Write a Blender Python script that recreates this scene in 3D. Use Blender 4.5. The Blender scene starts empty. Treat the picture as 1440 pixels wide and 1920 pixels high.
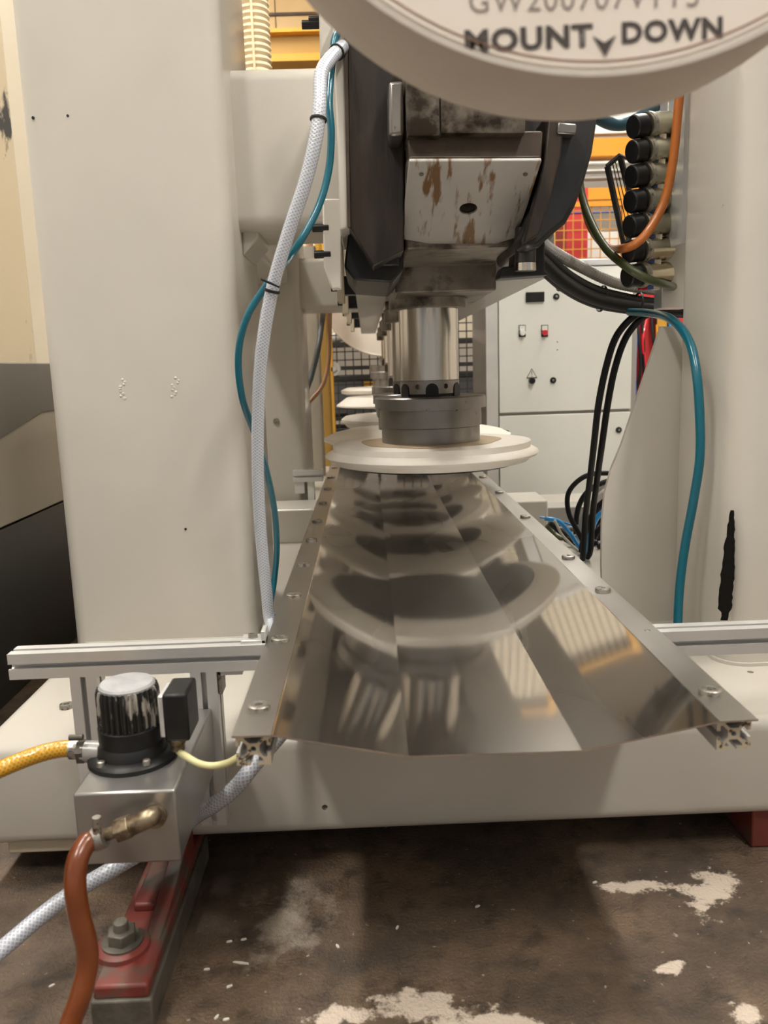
import bpy, bmesh, math, random
from mathutils import Vector, Matrix
random.seed(7)
PI = math.pi
H = 0.82                                   # camera height above the floor
SC = bpy.context.scene
COL = SC.collection

# ------------------------------------------------------------------ camera
FPX = 1550.0
def cam_axes(pitch, yaw, roll):
    cp, sp, cy, sy = math.cos(pitch), math.sin(pitch), math.cos(yaw), math.sin(yaw)
    F = Vector((sy*cp, cy*cp, -sp)); R = Vector((cy, -sy, 0)); U = R.cross(F)
    c, s = math.cos(roll), math.sin(roll)
    return c*R + s*U, -s*R + c*U, F
CR, CU, CF = cam_axes(math.radians(10), math.radians(.9), math.radians(-1.9))
cd = bpy.data.cameras.new('camera'); cam = bpy.data.objects.new('camera', cd); COL.objects.link(cam)
cd.sensor_fit = 'VERTICAL'; cd.sensor_height = 36; cd.sensor_width = 27; cd.lens = FPX/1920*36
cam.matrix_world = Matrix(((CR.x, CU.x, -CF.x, 0), (CR.y, CU.y, -CF.y, 0), (CR.z, CU.z, -CF.z, H), (0, 0, 0, 1)))
cd.clip_start = .02
cd.dof.use_dof = True; cd.dof.focus_distance = 1.7; cd.dof.aperture_fstop = 6.0
SC.camera = cam

# ------------------------------------------------------------------ world, exposure, main lights
w = bpy.data.worlds.new('hall_world'); SC.world = w; w.use_nodes = True
w.node_tree.nodes['Background'].inputs[0].default_value = (1.0, .97, .93, 1)
w.node_tree.nodes['Background'].inputs[1].default_value = .40
SC.view_settings.view_transform = 'Standard'; SC.view_settings.look = 'None'
SC.view_settings.gamma = 1; SC.view_settings.use_curve_mapping = False
SC.view_settings.exposure = 0.05
LAMP_W = 75.0                               # emission of the hall's ceiling lamps

# ------------------------------------------------------------------ pixel helpers (1440 x 1920 frame)
def ray(x, y): return CF + CR*((x-720)/FPX) + CU*((960-y)/FPX)
def P(x, y, Y):
    d = ray(x, y); v = d*(Y/d.y); return Vector((v.x, v.y, v.z+H))
def PX(x, y, X):
    d = ray(x, y); v = d*(X/d.x); return Vector((v.x, v.y, v.z+H))
def PZ(x, y, Z):
    d = ray(x, y); v = d*((Z-H)/d.z); return Vector((v.x, v.y, v.z+H))

# ------------------------------------------------------------------ materials
MATS = {}
def mat(name, col, rough=.5, metal=0, col2=None, scale=6, spread=(.35, .65), stretch=(1, 1, 1), bump=0, bscale=60,
        stain=None, sscale=4, sth=.6, sw=.08, sstretch=(1, 1, 1), rough2=None, coat=0, emit=None, estr=0, spec=.5, trans=0):
    m = bpy.data.materials.new(name); m.use_nodes = True; nt = m.node_tree; N = nt.nodes; L = nt.links
    b = N['Principled BSDF']
    b.inputs['Roughness'].default_value = rough; b.inputs['Metallic'].default_value = metal
    b.inputs['Specular IOR Level'].default_value = spec; b.inputs['Coat Weight'].default_value = coat
    b.inputs['Transmission Weight'].default_value = trans
    g = N.new('ShaderNodeNewGeometry')
    def noise(sc, st, det=5):
        mp = N.new('ShaderNodeMapping'); mp.inputs['Scale'].default_value = st; L.new(g.outputs['Position'], mp.inputs['Vector'])
        n = N.new('ShaderNodeTexNoise'); n.inputs['Scale'].default_value = sc; n.inputs['Detail'].default_value = det
        n.inputs['Roughness'].default_value = .6
        L.new(mp.outputs[0], n.inputs['Vector']); return n
    def rng(src, a, c, lo=0., hi=1.):
        r = N.new('ShaderNodeMapRange'); r.inputs[1].default_value = a; r.inputs[2].default_value = c
        r.inputs[3].default_value = lo; r.inputs[4].default_value = hi
        L.new(src, r.inputs[0]); return r
    c = col if len(col) == 4 else (*col, 1)
    b.inputs['Base Color'].default_value = c; src = None
    if col2:
        n = noise(scale, stretch); r = rng(n.outputs[0], *spread)
        mx = N.new('ShaderNodeMix'); mx.data_type = 'RGBA'; mx.inputs[6].default_value = c; mx.inputs[7].default_value = (*col2, 1)
        L.new(r.outputs[0], mx.inputs[0]); src = mx.outputs[2]
        if rough2 is not None:
            rr = rng(n.outputs[0], spread[0], spread[1], rough, rough2); L.new(rr.outputs[0], b.inputs['Roughness'])
    if stain:
        n = noise(sscale, sstretch, 8); r = rng(n.outputs[0], sth, sth+sw)
        mx = N.new('ShaderNodeMix'); mx.data_type = 'RGBA'; mx.inputs[6].default_value = c; mx.inputs[7].default_value = (*stain, 1)
        if src: L.new(src, mx.inputs[6])
        L.new(r.outputs[0], mx.inputs[0]); src = mx.outputs[2]
    if src: L.new(src, b.inputs['Base Color'])
    if bump:
        n = noise(bscale, stretch, 3); bp = N.new('ShaderNodeBump'); bp.inputs['Strength'].default_value = bump
        bp.inputs['Distance'].default_value = .004
        L.new(n.outputs[0], bp.inputs['Height']); L.new(bp.outputs[0], b.inputs['Normal'])
    if emit:
        b.inputs['Emission Color'].default_value = (*emit, 1); b.inputs['Emission Strength'].default_value = estr
    MATS[name] = m; return m

def braid(name, col, dark, sc=(60, 260)):
    m = mat(name, col, .22, coat=.4); nt = m.node_tree; N = nt.nodes; L = nt.links; b = N['Principled BSDF']
    uv = N.new('ShaderNodeTexCoord'); sp = N.new('ShaderNodeSeparateXYZ'); L.new(uv.outputs['UV'], sp.inputs[0])
    outs = []
    for s in (1, -1):
        a = N.new('ShaderNodeMath'); a.operation = 'MULTIPLY'; a.inputs[1].default_value = s*2*PI*9; L.new(sp.outputs[0], a.inputs[0])
        c = N.new('ShaderNodeMath'); c.operation = 'MULTIPLY_ADD'; c.inputs[1].default_value = sc[1]*4; L.new(sp.outputs[1], c.inputs[0]); L.new(a.outputs[0], c.inputs[2])
        d = N.new('ShaderNodeMath'); d.operation = 'SINE'; L.new(c.outputs[0], d.inputs[0]); outs.append(d)
    mx = N.new('ShaderNodeMath'); mx.operation = 'MAXIMUM'; L.new(outs[0].outputs[0], mx.inputs[0]); L.new(outs[1].outputs[0], mx.inputs[1])
    r = N.new('ShaderNodeMapRange'); r.inputs[1].default_value = .25; r.inputs[2].default_value = .9; L.new(mx.outputs[0], r.inputs[0])
    k = N.new('ShaderNodeMix'); k.data_type = 'RGBA'; k.inputs[6].default_value = (*dark, 1); k.inputs[7].default_value = (*col, 1)
    L.new(r.outputs[0], k.inputs[0]); L.new(k.outputs[2], b.inputs['Base Color'])
    bp = N.new('ShaderNodeBump'); bp.inputs['Strength'].default_value = .25; bp.inputs['Distance'].default_value = .001
    L.new(mx.outputs[0], bp.inputs['Height']); L.new(bp.outputs[0], b.inputs['Normal'])
    return m

WHITE = mat('white_paint', (.56, .525, .46), .32, col2=(.50, .465, .405), scale=1.6, coat=.2, stain=(.18, .14, .10), sscale=30, sth=.74, sw=.025)
BASEW = WHITE
GREYP = mat('grey_paint', (.36, .34, .31), .42, col2=(.31, .29, .265), scale=1.6, coat=.15)
CABW = mat('cabinet_paint', (.78, .78, .72), .4, col2=(.74, .74, .68), scale=2)
STEEL = mat('brushed_stainless', (.60, .58, .55), .045, 1, col2=(.56, .54, .51), scale=2.2, stretch=(1.5, .45, 1), rough2=.11, spread=(.3, .7))
def tray_mat():
    m = mat('wiped_stainless', (.58, .56, .535), .058, 1)
    nt = m.node_tree; N = nt.nodes; L = nt.links; b = N['Principled BSDF']; out = N['Material Output']
    d = N.new('ShaderNodeBsdfPrincipled'); d.inputs['Base Color'].default_value = (.62, .59, .55, 1); d.inputs['Metallic'].default_value = 1; d.inputs['Roughness'].default_value = .30
    g = N.new('ShaderNodeNewGeometry'); mp = N.new('ShaderNodeMapping'); mp.inputs['Scale'].default_value = (2.2, 1.1, 1); mp.inputs['Rotation'].default_value = (0, 0, .5)
    L.new(g.outputs['Position'], mp.inputs[0]); n = N.new('ShaderNodeTexNoise'); n.inputs['Scale'].default_value = 1.6; n.inputs['Detail'].default_value = 2
    L.new(mp.outputs[0], n.inputs['Vector'])
    r = N.new('ShaderNodeMapRange'); r.inputs[1].default_value = .15; r.inputs[2].default_value = .85; r.inputs[3].default_value = .08; r.inputs[4].default_value = .42; L.new(n.outputs[0], r.inputs[0])
    x = N.new('ShaderNodeMixShader'); L.new(r.outputs[0], x.inputs[0]); L.new(b.outputs[0], x.inputs[1]); L.new(d.outputs[0], x.inputs[2]); L.new(x.outputs[0], out.inputs[0])
    return m
TRAYM = tray_mat(); FLANGEM = mat('dull_stainless', (.55, .53, .50), .34, 1, col2=(.48, .46, .43), scale=12, stretch=(1, .3, 1))
ALU = mat('anodised_aluminium', (.74, .73, .71), .38, .55, col2=(.67, .66, .64), scale=9)
ALUEND = mat('sawn_aluminium_with_grime', (.66, .58, .44), .5, .6, stain=(.10, .06, .03), sscale=90, sth=.56, sw=.05)
WASH = mat('zinc_washer', (.40, .38, .34), .42, .9, stain=(.13, .10, .08), sscale=120, sth=.52, sw=.12)
DARK = mat('dark_oily_steel', (.020, .017, .015), .42, .4, col2=(.05, .036, .026), scale=7, stretch=(3, 3, .6), bump=.25, bscale=40)
DARKB = mat('dark_casting', (.026, .026, .028), .3, .5, col2=(.055, .052, .05), scale=5)
BLACK = mat('black_plastic', (.008, .008, .009), .42, col2=(.016, .015, .014), scale=20, spec=.3)
RUBBER = mat('black_rubber', (.007, .007, .008), .5, spec=.25)
CHROME = mat('ground_spindle_steel', (.66, .62, .56), .16, 1, col2=(.50, .46, .41), scale=3, stretch=(9, 9, .15), rough2=.26)
CHUCK = mat('chuck_steel', (.30, .28, .26), .34, .85, col2=(.22, .205, .19), scale=8, stain=(.07, .06, .05), sscale=60, sth=.66, sw=.06)
STAINED = mat('stained_metal', (.27, .24, .20), .38, .5, col2=(.13, .105, .08), scale=9, stain=(.03, .02, .012), sscale=13, sth=.5, sw=.14, bump=.15, bscale=40)
PLATEW = mat('stained_white_plate', (.42, .40, .375), .4, .1, col2=(.36, .34, .31), scale=5, stain=(.15, .075, .02), sscale=11, sth=.555, sw=.06, sstretch=(3.2, .45, .45))
BROWN = mat('brown_residue', (.05, .033, .022), .55, .2, col2=(.085, .06, .042), scale=14)
CERAM = mat('white_ceramic', (.77, .72, .64), .6, col2=(.72, .66, .57), scale=9, bump=.05, bscale=180)
CARD = mat('tan_card', (.45, .34, .22), .7, col2=(.40, .30, .19), scale=20)
WHEELM = mat('cream_wheel', (.64, .58, .51), .7, col2=(.60, .54, .47), scale=10, bump=.06, bscale=200)
PAPER = mat('cream_paper', (.86, .77, .68), .7, col2=(.83, .74, .64), scale=14)
INK = mat('black_ink', (.07, .055, .05), .7); INKG = mat('grey_ink', (.30, .25, .22), .7); INKB = mat('brown_ink', (.30, .16, .10), .7)
TEAL = mat('teal_hose', (.0, .105, .152), .28, coat=.3); BLUEH = mat('blue_hose', (.02, .26, .62), .3, coat=.3)
ORH = mat('orange_hose', (.42, .12, .015), .38, coat=.1); RUSTH = mat('rust_orange_hose', (.19, .045, .009), .28, coat=.3, col2=(.13, .03, .007), scale=15)
GREENH = mat('olive_hose', (.055, .065, .022), .4); COPPER = mat('copper_hose', (.40, .2, .1), .4); GREYH = mat('grey_hose', (.09, .095, .1), .45)
CONDUIT = mat('grey_conduit', (.40, .38, .35), .5)
YELC = mat('pale_yellow_cable', (.62, .58, .30), .45)
WHB = braid('clear_braided_hose', (.58, .60, .65), (.36, .38, .43)); YEB = braid('yellow_braided_hose', (.66, .36, .03), (.48, .23, .015))
RED = mat('red_paint', (.20, .036, .026), .5, col2=(.13, .027, .02), scale=14, stain=(.09, .07, .05), sscale=16, sth=.47, sw=.14)
DIRTY = mat('grimy_steel', (.16, .14, .115), .6, .4, col2=(.08, .07, .055), scale=18, bump=.3, bscale=90)
MOTOR = mat('worn_black_motor', (.022, .021, .02), .42, .2, stain=(.40, .36, .31), sscale=40, sth=.53, sw=.06, sstretch=(1.6, 1.6, .5))
MOTORTOP = mat('dusty_grey_cap', (.34, .34, .35), .6, .3, col2=(.42, .42, .42), scale=40, bump=.2, bscale=200)
TANK = mat('satin_tank_steel', (.40, .385, .365), .3, .8, col2=(.34, .325, .31), scale=4, stain=(.2, .15, .1), sscale=30, sth=.7, sw=.04)
BRASS = mat('dirty_brass', (.30, .24, .16), .38, .8, col2=(.11, .075, .045), scale=60, spread=(.4, .6))
OLIVEM = mat('olive_metal', (.50, .46, .34), .22, .9, col2=(.38, .35, .25), scale=12)
YELLOW = mat('yellow_paint', (.62, .33, .03), .45, col2=(.55, .28, .03), scale=3)
OCHRE = mat('ochre_beam', (.38, .22, .045), .5); TAN = mat('tan_panel', (.62, .44, .22), .6, col2=(.55, .38, .18), scale=1.5)
ORANGE = mat('orange_paint', (.75, .30, .02), .45); REDP = mat('red_panel', (.55, .035, .035), .45); BLUEP = mat('blue_panel', (.05, .12, .40), .45)
CREAM = mat('cream_panel', (.68, .60, .46), .5, col2=(.62, .54, .4), scale=2); BEIGE = mat('beige_panel', (.40, .36, .29), .5)
CHAR = mat('charcoal_panel', (.028, .03, .028), .45, col2=(.02, .021, .02), scale=3); SLAB = mat('grey_slab', (.17, .155, .135), .6, bump=.2, bscale=120)
WORN = mat('worn_cream', (.60, .5, .34), .55, stain=(.05, .045, .04), sscale=3.5, sth=.57, sw=.03, sstretch=(1.5, 1.5, .5))
MESHM = mat('dark_wire', (.045, .04, .036), .5, .3); MESHO = mat('orange_wire', (.60, .28, .03), .5)
DUCT = mat('cream_duct', (.80, .66, .44), .55)
WALLM = mat('hall_wall_paint', (.60, .56, .50), .8, col2=(.55, .51, .45), scale=1); CEILM = mat('hall_ceiling_paint', (.5, .42, .30), .8)
LAMPM = mat('lamp_diffuser', (.9, .9, .9), .5, emit=(1, .965, .90), estr=LAMP_W)
LEDW = mat('white_button', (.85, .85, .83), .3); LEDR = mat('red_button', (.62, .01, .02), .25, coat=.5)
SCRAPE = mat('black_scrape', (.008, .007, .006), .9, spec=.1, bump=.5, bscale=150); FLAKE = mat('white_flake', (.75, .7, .62), .7)
HOLE = mat('dark_hole', (.008, .007, .006), .8)

# floor: oily brown concrete with worn pale paint left in patches
def floor_mat():
    m = mat('worn_concrete', (.175, .118, .075), .42, col2=(.07, .05, .035), scale=4.5, bump=.9, bscale=170, rough2=.7, stain=(.035, .026, .019), sscale=22, sth=.5, sw=.22, spread=(.36, .6))
    nt = m.node_tree; N = nt.nodes; L = nt.links; b = N['Principled BSDF']
    src = b.inputs['Base Color'].links[0].from_socket
    g = N.new('ShaderNodeNewGeometry')
    n2 = N.new('ShaderNodeTexNoise'); n2.inputs['Scale'].default_value = 16; n2.inputs['Detail'].default_value = 12; n2.inputs['Roughness'].default_value = .72
    L.new(g.outputs['Position'], n2.inputs['Vector'])
    def blob(cx, cy, sx, sy, rot=0):
        mp = N.new('ShaderNodeMapping'); mp.vector_type = 'TEXTURE'; mp.inputs['Location'].default_value = (cx, cy, 0)
        mp.inputs['Rotation'].default_value = (0, 0, rot); mp.inputs['Scale'].default_value = (sx, sy, 1)
        L.new(g.outputs['Position'], mp.inputs['Vector'])
        ln = N.new('ShaderNodeVectorMath'); ln.operation = 'LENGTH'; L.new(mp.outputs[0], ln.inputs[0])
        r = N.new('ShaderNodeMapRange'); r.inputs[1].default_value = 1.5; r.inputs[2].default_value = 0; r.inputs[3].default_value = 0; r.inputs[4].default_value = .36
        L.new(ln.outputs['Value'], r.inputs[0]); return r.outputs[0]
    def layer(src, blobs, colr, th, wd):
        acc = n2.outputs[0]
        for bl in blobs:
            o = blob(*bl); a = N.new('ShaderNodeMath'); a.operation = 'ADD'; L.new(acc, a.inputs[0]); L.new(o, a.inputs[1]); acc = a.outputs[0]
        r = N.new('ShaderNodeMapRange'); r.inputs[1].default_value = th; r.inputs[2].default_value = th+wd; L.new(acc, r.inputs[0])
        mx = N.new('ShaderNodeMix'); mx.data_type = 'RGBA'; mx.inputs[7].default_value = (*colr, 1)
        L.new(src, mx.inputs[6]); L.new(r.outputs[0], mx.inputs[0]); return mx.outputs[2]
    def at(x, y): p = PZ(x, y, 0); return p.x, p.y
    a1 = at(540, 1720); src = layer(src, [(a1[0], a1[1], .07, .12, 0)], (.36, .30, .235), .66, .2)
    c1 = at(640, 1905); c2 = at(850, 1900); c3 = at(1000, 1925); d1 = at(1330, 1665); d2 = at(1230, 1660); d3 = at(1170, 1845+40)
    e1 = at(1400, 1900); e2 = at(1260, 1810)
    src = layer(src, [(*c1, .10, .03, .15), (*c2, .07, .05, -.2), (*c3, .10, .018, 0), (d1[0], d1[1], .055, .10, -.75), (d2[0]-.03, d2[1], .07, .022, -.1),
                      (e1[0], e1[1], .04, .03, .7), (e2[0], e2[1], .04, .018, .4)], (.62, .52, .42), .715, .06)
    n3 = N.new('ShaderNodeTexNoise'); n3.inputs['Scale'].default_value = 95; n3.inputs['Detail'].default_value = 3; L.new(g.outputs['Position'], n3.inputs['Vector'])
    r3 = N.new('ShaderNodeMapRange'); r3.inputs[1].default_value = .70; r3.inputs[2].default_value = .74; L.new(n3.outputs[0], r3.inputs[0])
    mx = N.new('ShaderNodeMix'); mx.data_type = 'RGBA'; mx.inputs[7].default_value = (.42, .35, .27, 1); L.new(src, mx.inputs[6]); L.new(r3.outputs[0], mx.inputs[0]); src = mx.outputs[2]
    L.new(src, b.inputs['Base Color']); return m

# ------------------------------------------------------------------ mesh builder
class MB:
    def __init__(s): s.v = []; s.f = []; s.uv = {}
    def add(s, vs, fs):
        o = len(s.v); s.v += [Vector(q) for q in vs]; s.f += [tuple(i+o for i in f) for f in fs]; return s
    def box(s, lo, hi):
        x0, y0, z0 = lo; x1, y1, z1 = hi
        return s.add([(x0,y0,z0),(x1,y0,z0),(x1,y1,z0),(x0,y1,z0),(x0,y0,z1),(x1,y0,z1),(x1,y1,z1),(x0,y1,z1)],
                     [(0,3,2,1),(4,5,6,7),(0,1,5,4),(1,2,6,5),(2,3,7,6),(3,0,4,7)])
    def prism(s, poly, axis, a, b):            # poly: 2D points; axis 0/1/2; between a and b
        def mk(p, t): q = [0, 0, 0]; k = [i for i in range(3) if i != axis]; q[k[0]], q[k[1]] = p; q[axis] = t; return q
        n = len(poly)
        return s.add([mk(p, a) for p in poly]+[mk(p, b) for p in poly],
                     [tuple(range(n)), tuple(range(2*n-1, n-1, -1))]+[(i, i+n, (i+1) % n+n, (i+1) % n) for i in range(n)])
    def lathe(s, prof, c, n=40, axis=2):
        vs = []; fs = []; m = len(prof)
        for i in range(n):
            a = 2*PI*i/n
            for r, h in prof:
                q = [r*math.cos(a), r*math.sin(a), h]
                if axis == 1: q = [q[0], q[2], q[1]]
                if axis == 0: q = [q[2], q[0], q[1]]
                vs.append((q[0]+c[0], q[1]+c[1], q[2]+c[2]))
        for i in range(n):
            j = (i+1) % n
            for k in range(m-1): fs.append((i*m+k, j*m+k, j*m+k+1, i*m+k+1))
        if prof[0][0] > 1e-6: fs.append(tuple(i*m for i in range(n))[::-1])
        if prof[-1][0] > 1e-6: fs.append(tuple(i*m+m-1 for i in range(n)))
        return s.add(vs, fs)
    def cyl(s, p0, p1, r, r1=None, n=20): return s.sweep([p0, p1], [r, r if r1 is None else r1], n)
    def sweep(s, pts, r, n=12, caps=True):
        pts = [Vector(p) for p in pts]; m = len(pts)
        rs = r if isinstance(r, (list, tuple)) else [r]*m
        t0 = (pts[1]-pts[0]).normalized(); nrm = t0.orthogonal().normalized(); vs = []; d = 0; ds = []
        for i, p in enumerate(pts):
            t = ((pts[min(i+1, m-1)]-pts[max(i-1, 0)])).normalized()
            nrm = (nrm-t*nrm.dot(t)).normalized(); bn = t.cross(nrm)
            if i: d += (p-pts[i-1]).length
            ds.append(d)
            for k in range(n):
                a = 2*PI*k/n; vs.append(p+(nrm*math.cos(a)+bn*math.sin(a))*rs[i])
        o = len(s.f); fs = []
        for i in range(m-1):
            for k in range(n):
                k2 = (k+1) % n; fs.append((i*n+k, i*n+k2, (i+1)*n+k2, (i+1)*n+k))
                s.uv[o+len(fs)-1] = [(k/n, ds[i]), ((k+1)/n, ds[i]), ((k+1)/n, ds[i+1]), (k/n, ds[i+1])]
        if caps: fs += [tuple(range(n))[::-1], tuple((m-1)*n+k for k in range(n))]
        return s.add(vs, fs)
def smoothpath(pts, sub=8):
    pts = [Vector(p) for p in pts]; out = []
    q = [pts[0]*2-pts[1]]+pts+[pts[-1]*2-pts[-2]]
    for i in range(1, len(q)-2):
        a, b, c, d = q[i-1:i+3]
        for k in range(sub):
            t = k/sub; out.append(.5*((2*b)+(c-a)*t+(2*a-5*b+4*c-d)*t*t+(3*b-a-3*c+d)*t**3))
    return out+[pts[-1]]
LOC = {}
def obj(name, mb, material, parent=None, bevel=0, smooth=True, angle=35, recalc=True, seg=2):
    vs = mb.v; mn = Vector((min(p[i] for p in vs) for i in range(3))); mx = Vector((max(p[i] for p in vs) for i in range(3)))
    o0 = Vector(((mn.x+mx.x)/2, (mn.y+mx.y)/2, mn.z))
    me = bpy.data.meshes.new(name); me.from_pydata([tuple(p-o0) for p in vs], [], mb.f)
    if mb.uv:
        l = me.uv_layers.new(name='UVMap')
        for p in me.polygons:
            u = mb.uv.get(p.index)
            if u:
                for k, li in enumerate(p.loop_indices): l.data[li].uv = u[k]
    if recalc:
        bm = bmesh.new(); bm.from_mesh(me); bmesh.ops.recalc_face_normals(bm, faces=bm.faces); bm.to_mesh(me); bm.free()
    return link(name, me, material, o0, parent, bevel, smooth, angle, seg)
def link(name, me, material, o0, parent=None, bevel=0, smooth=True, angle=35, seg=2):
    me.materials.append(material)
    if smooth:
        me.polygons.foreach_set('use_smooth', [True]*len(me.polygons)); me.set_sharp_from_angle(angle=math.radians(angle))
    o = bpy.data.objects.new(name, me); COL.objects.link(o); o.location = o0; LOC[o.name] = Vector(o0)
    if parent: o.parent = parent; o.matrix_parent_inverse = Matrix.Translation(-LOC[parent.name])
    if bevel:
        b = o.modifiers.new('bevel', 'BEVEL'); b.width = bevel; b.segments = seg; b.limit_method = 'ANGLE'; b.angle_limit = math.radians(40)
    return o
def cut(o, mb):
    me = bpy.data.meshes.new('cutter'); me.from_pydata([tuple(p) for p in mb.v], [], mb.f)
    bm = bmesh.new(); bm.from_mesh(me); bmesh.ops.recalc_face_normals(bm, faces=bm.faces); bm.to_mesh(me); bm.free()
    c = bpy.data.objects.new('cutter', me); COL.objects.link(c)
    m = o.modifiers.new('cut', 'BOOLEAN'); m.operation = 'DIFFERENCE'; m.object = c; m.solver = 'EXACT'
    bpy.context.view_layer.update(); dg = bpy.context.evaluated_depsgraph_get()
    new = bpy.data.meshes.new_from_object(o.evaluated_get(dg)); o.modifiers.clear(); o.data = new
    new.set_sharp_from_angle(angle=math.radians(35)); bpy.data.objects.remove(c); bpy.data.meshes.remove(me)
def tag(o, label, cat, group=None, kind=None):
    o['label'] = label; o['category'] = cat
    if group: o['group'] = group
    if kind: o['kind'] = kind
    return o
def struct(o, label, cat): o['kind'] = 'structure'; o['label'] = label; o['category'] = cat; return o
def thing(name, label, cat, loc, group=None):
    o = bpy.data.objects.new(name, None); COL.objects.link(o); o.location = loc; o.empty_display_size = .05; LOC[o.name] = Vector(loc)
    return tag(o, label, cat, group)
def dup(root, off, label=None):
    off = Vector(off)
    def cp(o, par):
        c = o.copy(); COL.objects.link(c)
        if par is None: c.location = o.location+off; LOC[c.name] = LOC[o.name]+off
        else: c.parent = par; LOC[c.name] = LOC[o.name]+off
        for ch in o.children: cp(ch, c)
        return c
    r = cp(root, None)
    if label: r['label'] = label
    return r
def rrect(x0, x1, y0, y1, r, n=6):
    out = []
    for cx, cy, a0 in ((x1-r, y1-r, 0), (x0+r, y1-r, 90), (x0+r, y0+r, 180), (x1-r, y0+r, 270)):
        for k in range(n+1):
            a = math.radians(a0+90*k/n); out.append((cx+r*math.cos(a), cy+r*math.sin(a)))
    return out
def tslot(h=.02):
    one = [(-h, h), (-.0041, h), (-.0041, h-.0042), (-.0102, h-.0042), (-.0102, h-.0075), (-.0042, h-.0130), (.0042, h-.0130), (.0102, h-.0075), (.0102, h-.0042), (.0041, h-.0042), (.0041, h)]
    out = []
    for k in range(4):
        c, s = [(1, 0), (0, -1), (-1, 0), (0, 1)][k]
        out += [(c*x-s*y, s*x+c*y) for x, y in one]
    return out
def profile_bar(name, axis, c, a, b, material, parent=None):
    """T-slot extrusion with a central bore; c = centre in the two other axes."""
    loops = [tslot()] + [[(cx+r*math.cos(2*PI*k/10), cy+r*math.sin(2*PI*k/10)) for k in range(10)] for cx, cy, r in ((0, 0, .0034),)]
    bm = bmesh.new(); ends = []
    k2 = [i for i in range(3) if i != axis]
    for t in (a, b):
        vl = []; es = []
        for lp in loops:
            vv = []
            for p in lp:
                q = [0, 0, 0]; q[k2[0]] = p[0]+c[0]; q[k2[1]] = p[1]+c[1]; q[axis] = t; vv.append(bm.verts.new(q))
            for i in range(len(vv)): es.append(bm.edges.new((vv[i], vv[(i+1) % len(vv)])))
            vl.append(vv)
        ends.append(vl); bmesh.ops.triangle_fill(bm, edges=es, use_beauty=True)
    for la, lb in zip(*ends):
        for i in range(len(la)):
            j = (i+1) % len(la); bm.faces.new((la[i], la[j], lb[j], lb[i]))
    bmesh.ops.recalc_face_normals(bm, faces=bm.faces)
    cen = [0, 0, 0]; cen[k2[0]], cen[k2[1]] = c; cen[axis] = (a+b)/2
    for v in bm.verts: v.co -= Vector(cen)
    me = bpy.data.meshes.new(name); bm.to_mesh(me); bm.free()
    return link(name, me, material, Vector(cen), parent, smooth=False)
def hose(name, pts, r, material, label=None, cat=None, parent=None, n=14, sub=8, group=None):
    o = obj(name, MB().sweep(smoothpath(pts, sub), r, n), material, parent, recalc=False, angle=80)
    if label: tag(o, label, cat, group)
    return o
def px_prism(name, pts, Y, th, material, parent=None, bevel=0, **k):
    poly = [(lambda q: (q.x, q.z))(P(x, y, Y)) for x, y in pts]
    return obj(name, MB().prism(poly, 1, Y, Y+th), material, parent, bevel, **k)
def ring(p, d, R, r, n=24, m=8):
    d = Vector(d).normalized(); u = d.orthogonal().normalized(); v = d.cross(u)
    vs = []; fs = []
    for i in range(n):
        a = 2*PI*i/n; e = u*math.cos(a)+v*math.sin(a)
        for j in range(m):
            b = 2*PI*j/m; vs.append(Vector(p)+e*(R+r*math.cos(b))+d*(r*math.sin(b)*1.6))
    for i in range(n):
        for j in range(m): fs.append((i*m+j, ((i+1) % n)*m+j, ((i+1) % n)*m+(j+1) % m, i*m+(j+1) % m))
    return MB().add(vs, fs)
def px(p):
    v = Vector(p)-Vector((0, 0, H)); d = v.dot(CF); return 720+FPX*v.dot(CR)/d, 960-FPX*v.dot(CU)/d
def tie(path, x, y, r, par, m=None, w=.0017):
    sp = smoothpath(path, 12); i = min(range(1, len(sp)-1), key=lambda k: (px(sp[k])[0]-x)**2+(px(sp[k])[1]-y)**2)
    return obj('cable_tie', ring(sp[i], sp[i+1]-sp[i-1], r, w), m or BLACK, par)
def hexnut(mb, p0, p1, r): return mb.cyl(p0, p1, r, n=6)

# ================================================================== the hall
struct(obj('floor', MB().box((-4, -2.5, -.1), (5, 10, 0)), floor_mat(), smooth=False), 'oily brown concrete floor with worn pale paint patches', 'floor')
struct(obj('wall_back', MB().box((-4, 10, 0), (5, 10.15, 5.2)), WALLM, smooth=False), 'pale beige hall wall far behind the machine', 'wall')
struct(obj('wall_left', MB().box((-4.15, -2.5, 0), (-4, 10, 5.2)), WALLM, smooth=False), 'pale beige hall wall beyond the dark side machine', 'wall')
struct(obj('wall_right', MB().box((5, -2.5, 0), (5.15, 10, 5.2)), WALLM, smooth=False), 'pale beige hall wall beyond the electrical cabinet', 'wall')
struct(obj('ceiling', MB().box((-4, -2.5, 5.2), (5, 10, 5.3)), CEILM, smooth=False), 'ochre lit hall ceiling', 'ceiling')
for i, (x, y) in enumerate([(-1.6, -1.3), (1.6, -1.3), (-1.6, 1.0), (1.6, 1.0), (-1.6, 3.6), (1.9, 3.6), (-1.6, 6.4), (1.9, 6.4)]):
    t = thing('ceiling_lamp_offscreen', 'long ceiling lamp with white diffuser hung over the hall', 'lamp', (x, y, 4.5), 'long ceiling lamps over the hall')
    obj('housing', MB().box((x-.16, y-.8, 4.56), (x+.16, y+.8, 4.64)), WHITE, t, .01)
    obj('diffuser_offscreen', MB().box((x-.14, y-.78, 4.52), (x+.14, y+.78, 4.565)), LAMPM, t)
    for s in (-.6, .6): obj('hanger', MB().cyl((x, y+s, 4.63), (x, y+s, 5.21), .008, n=8), DARK, t)

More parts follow.
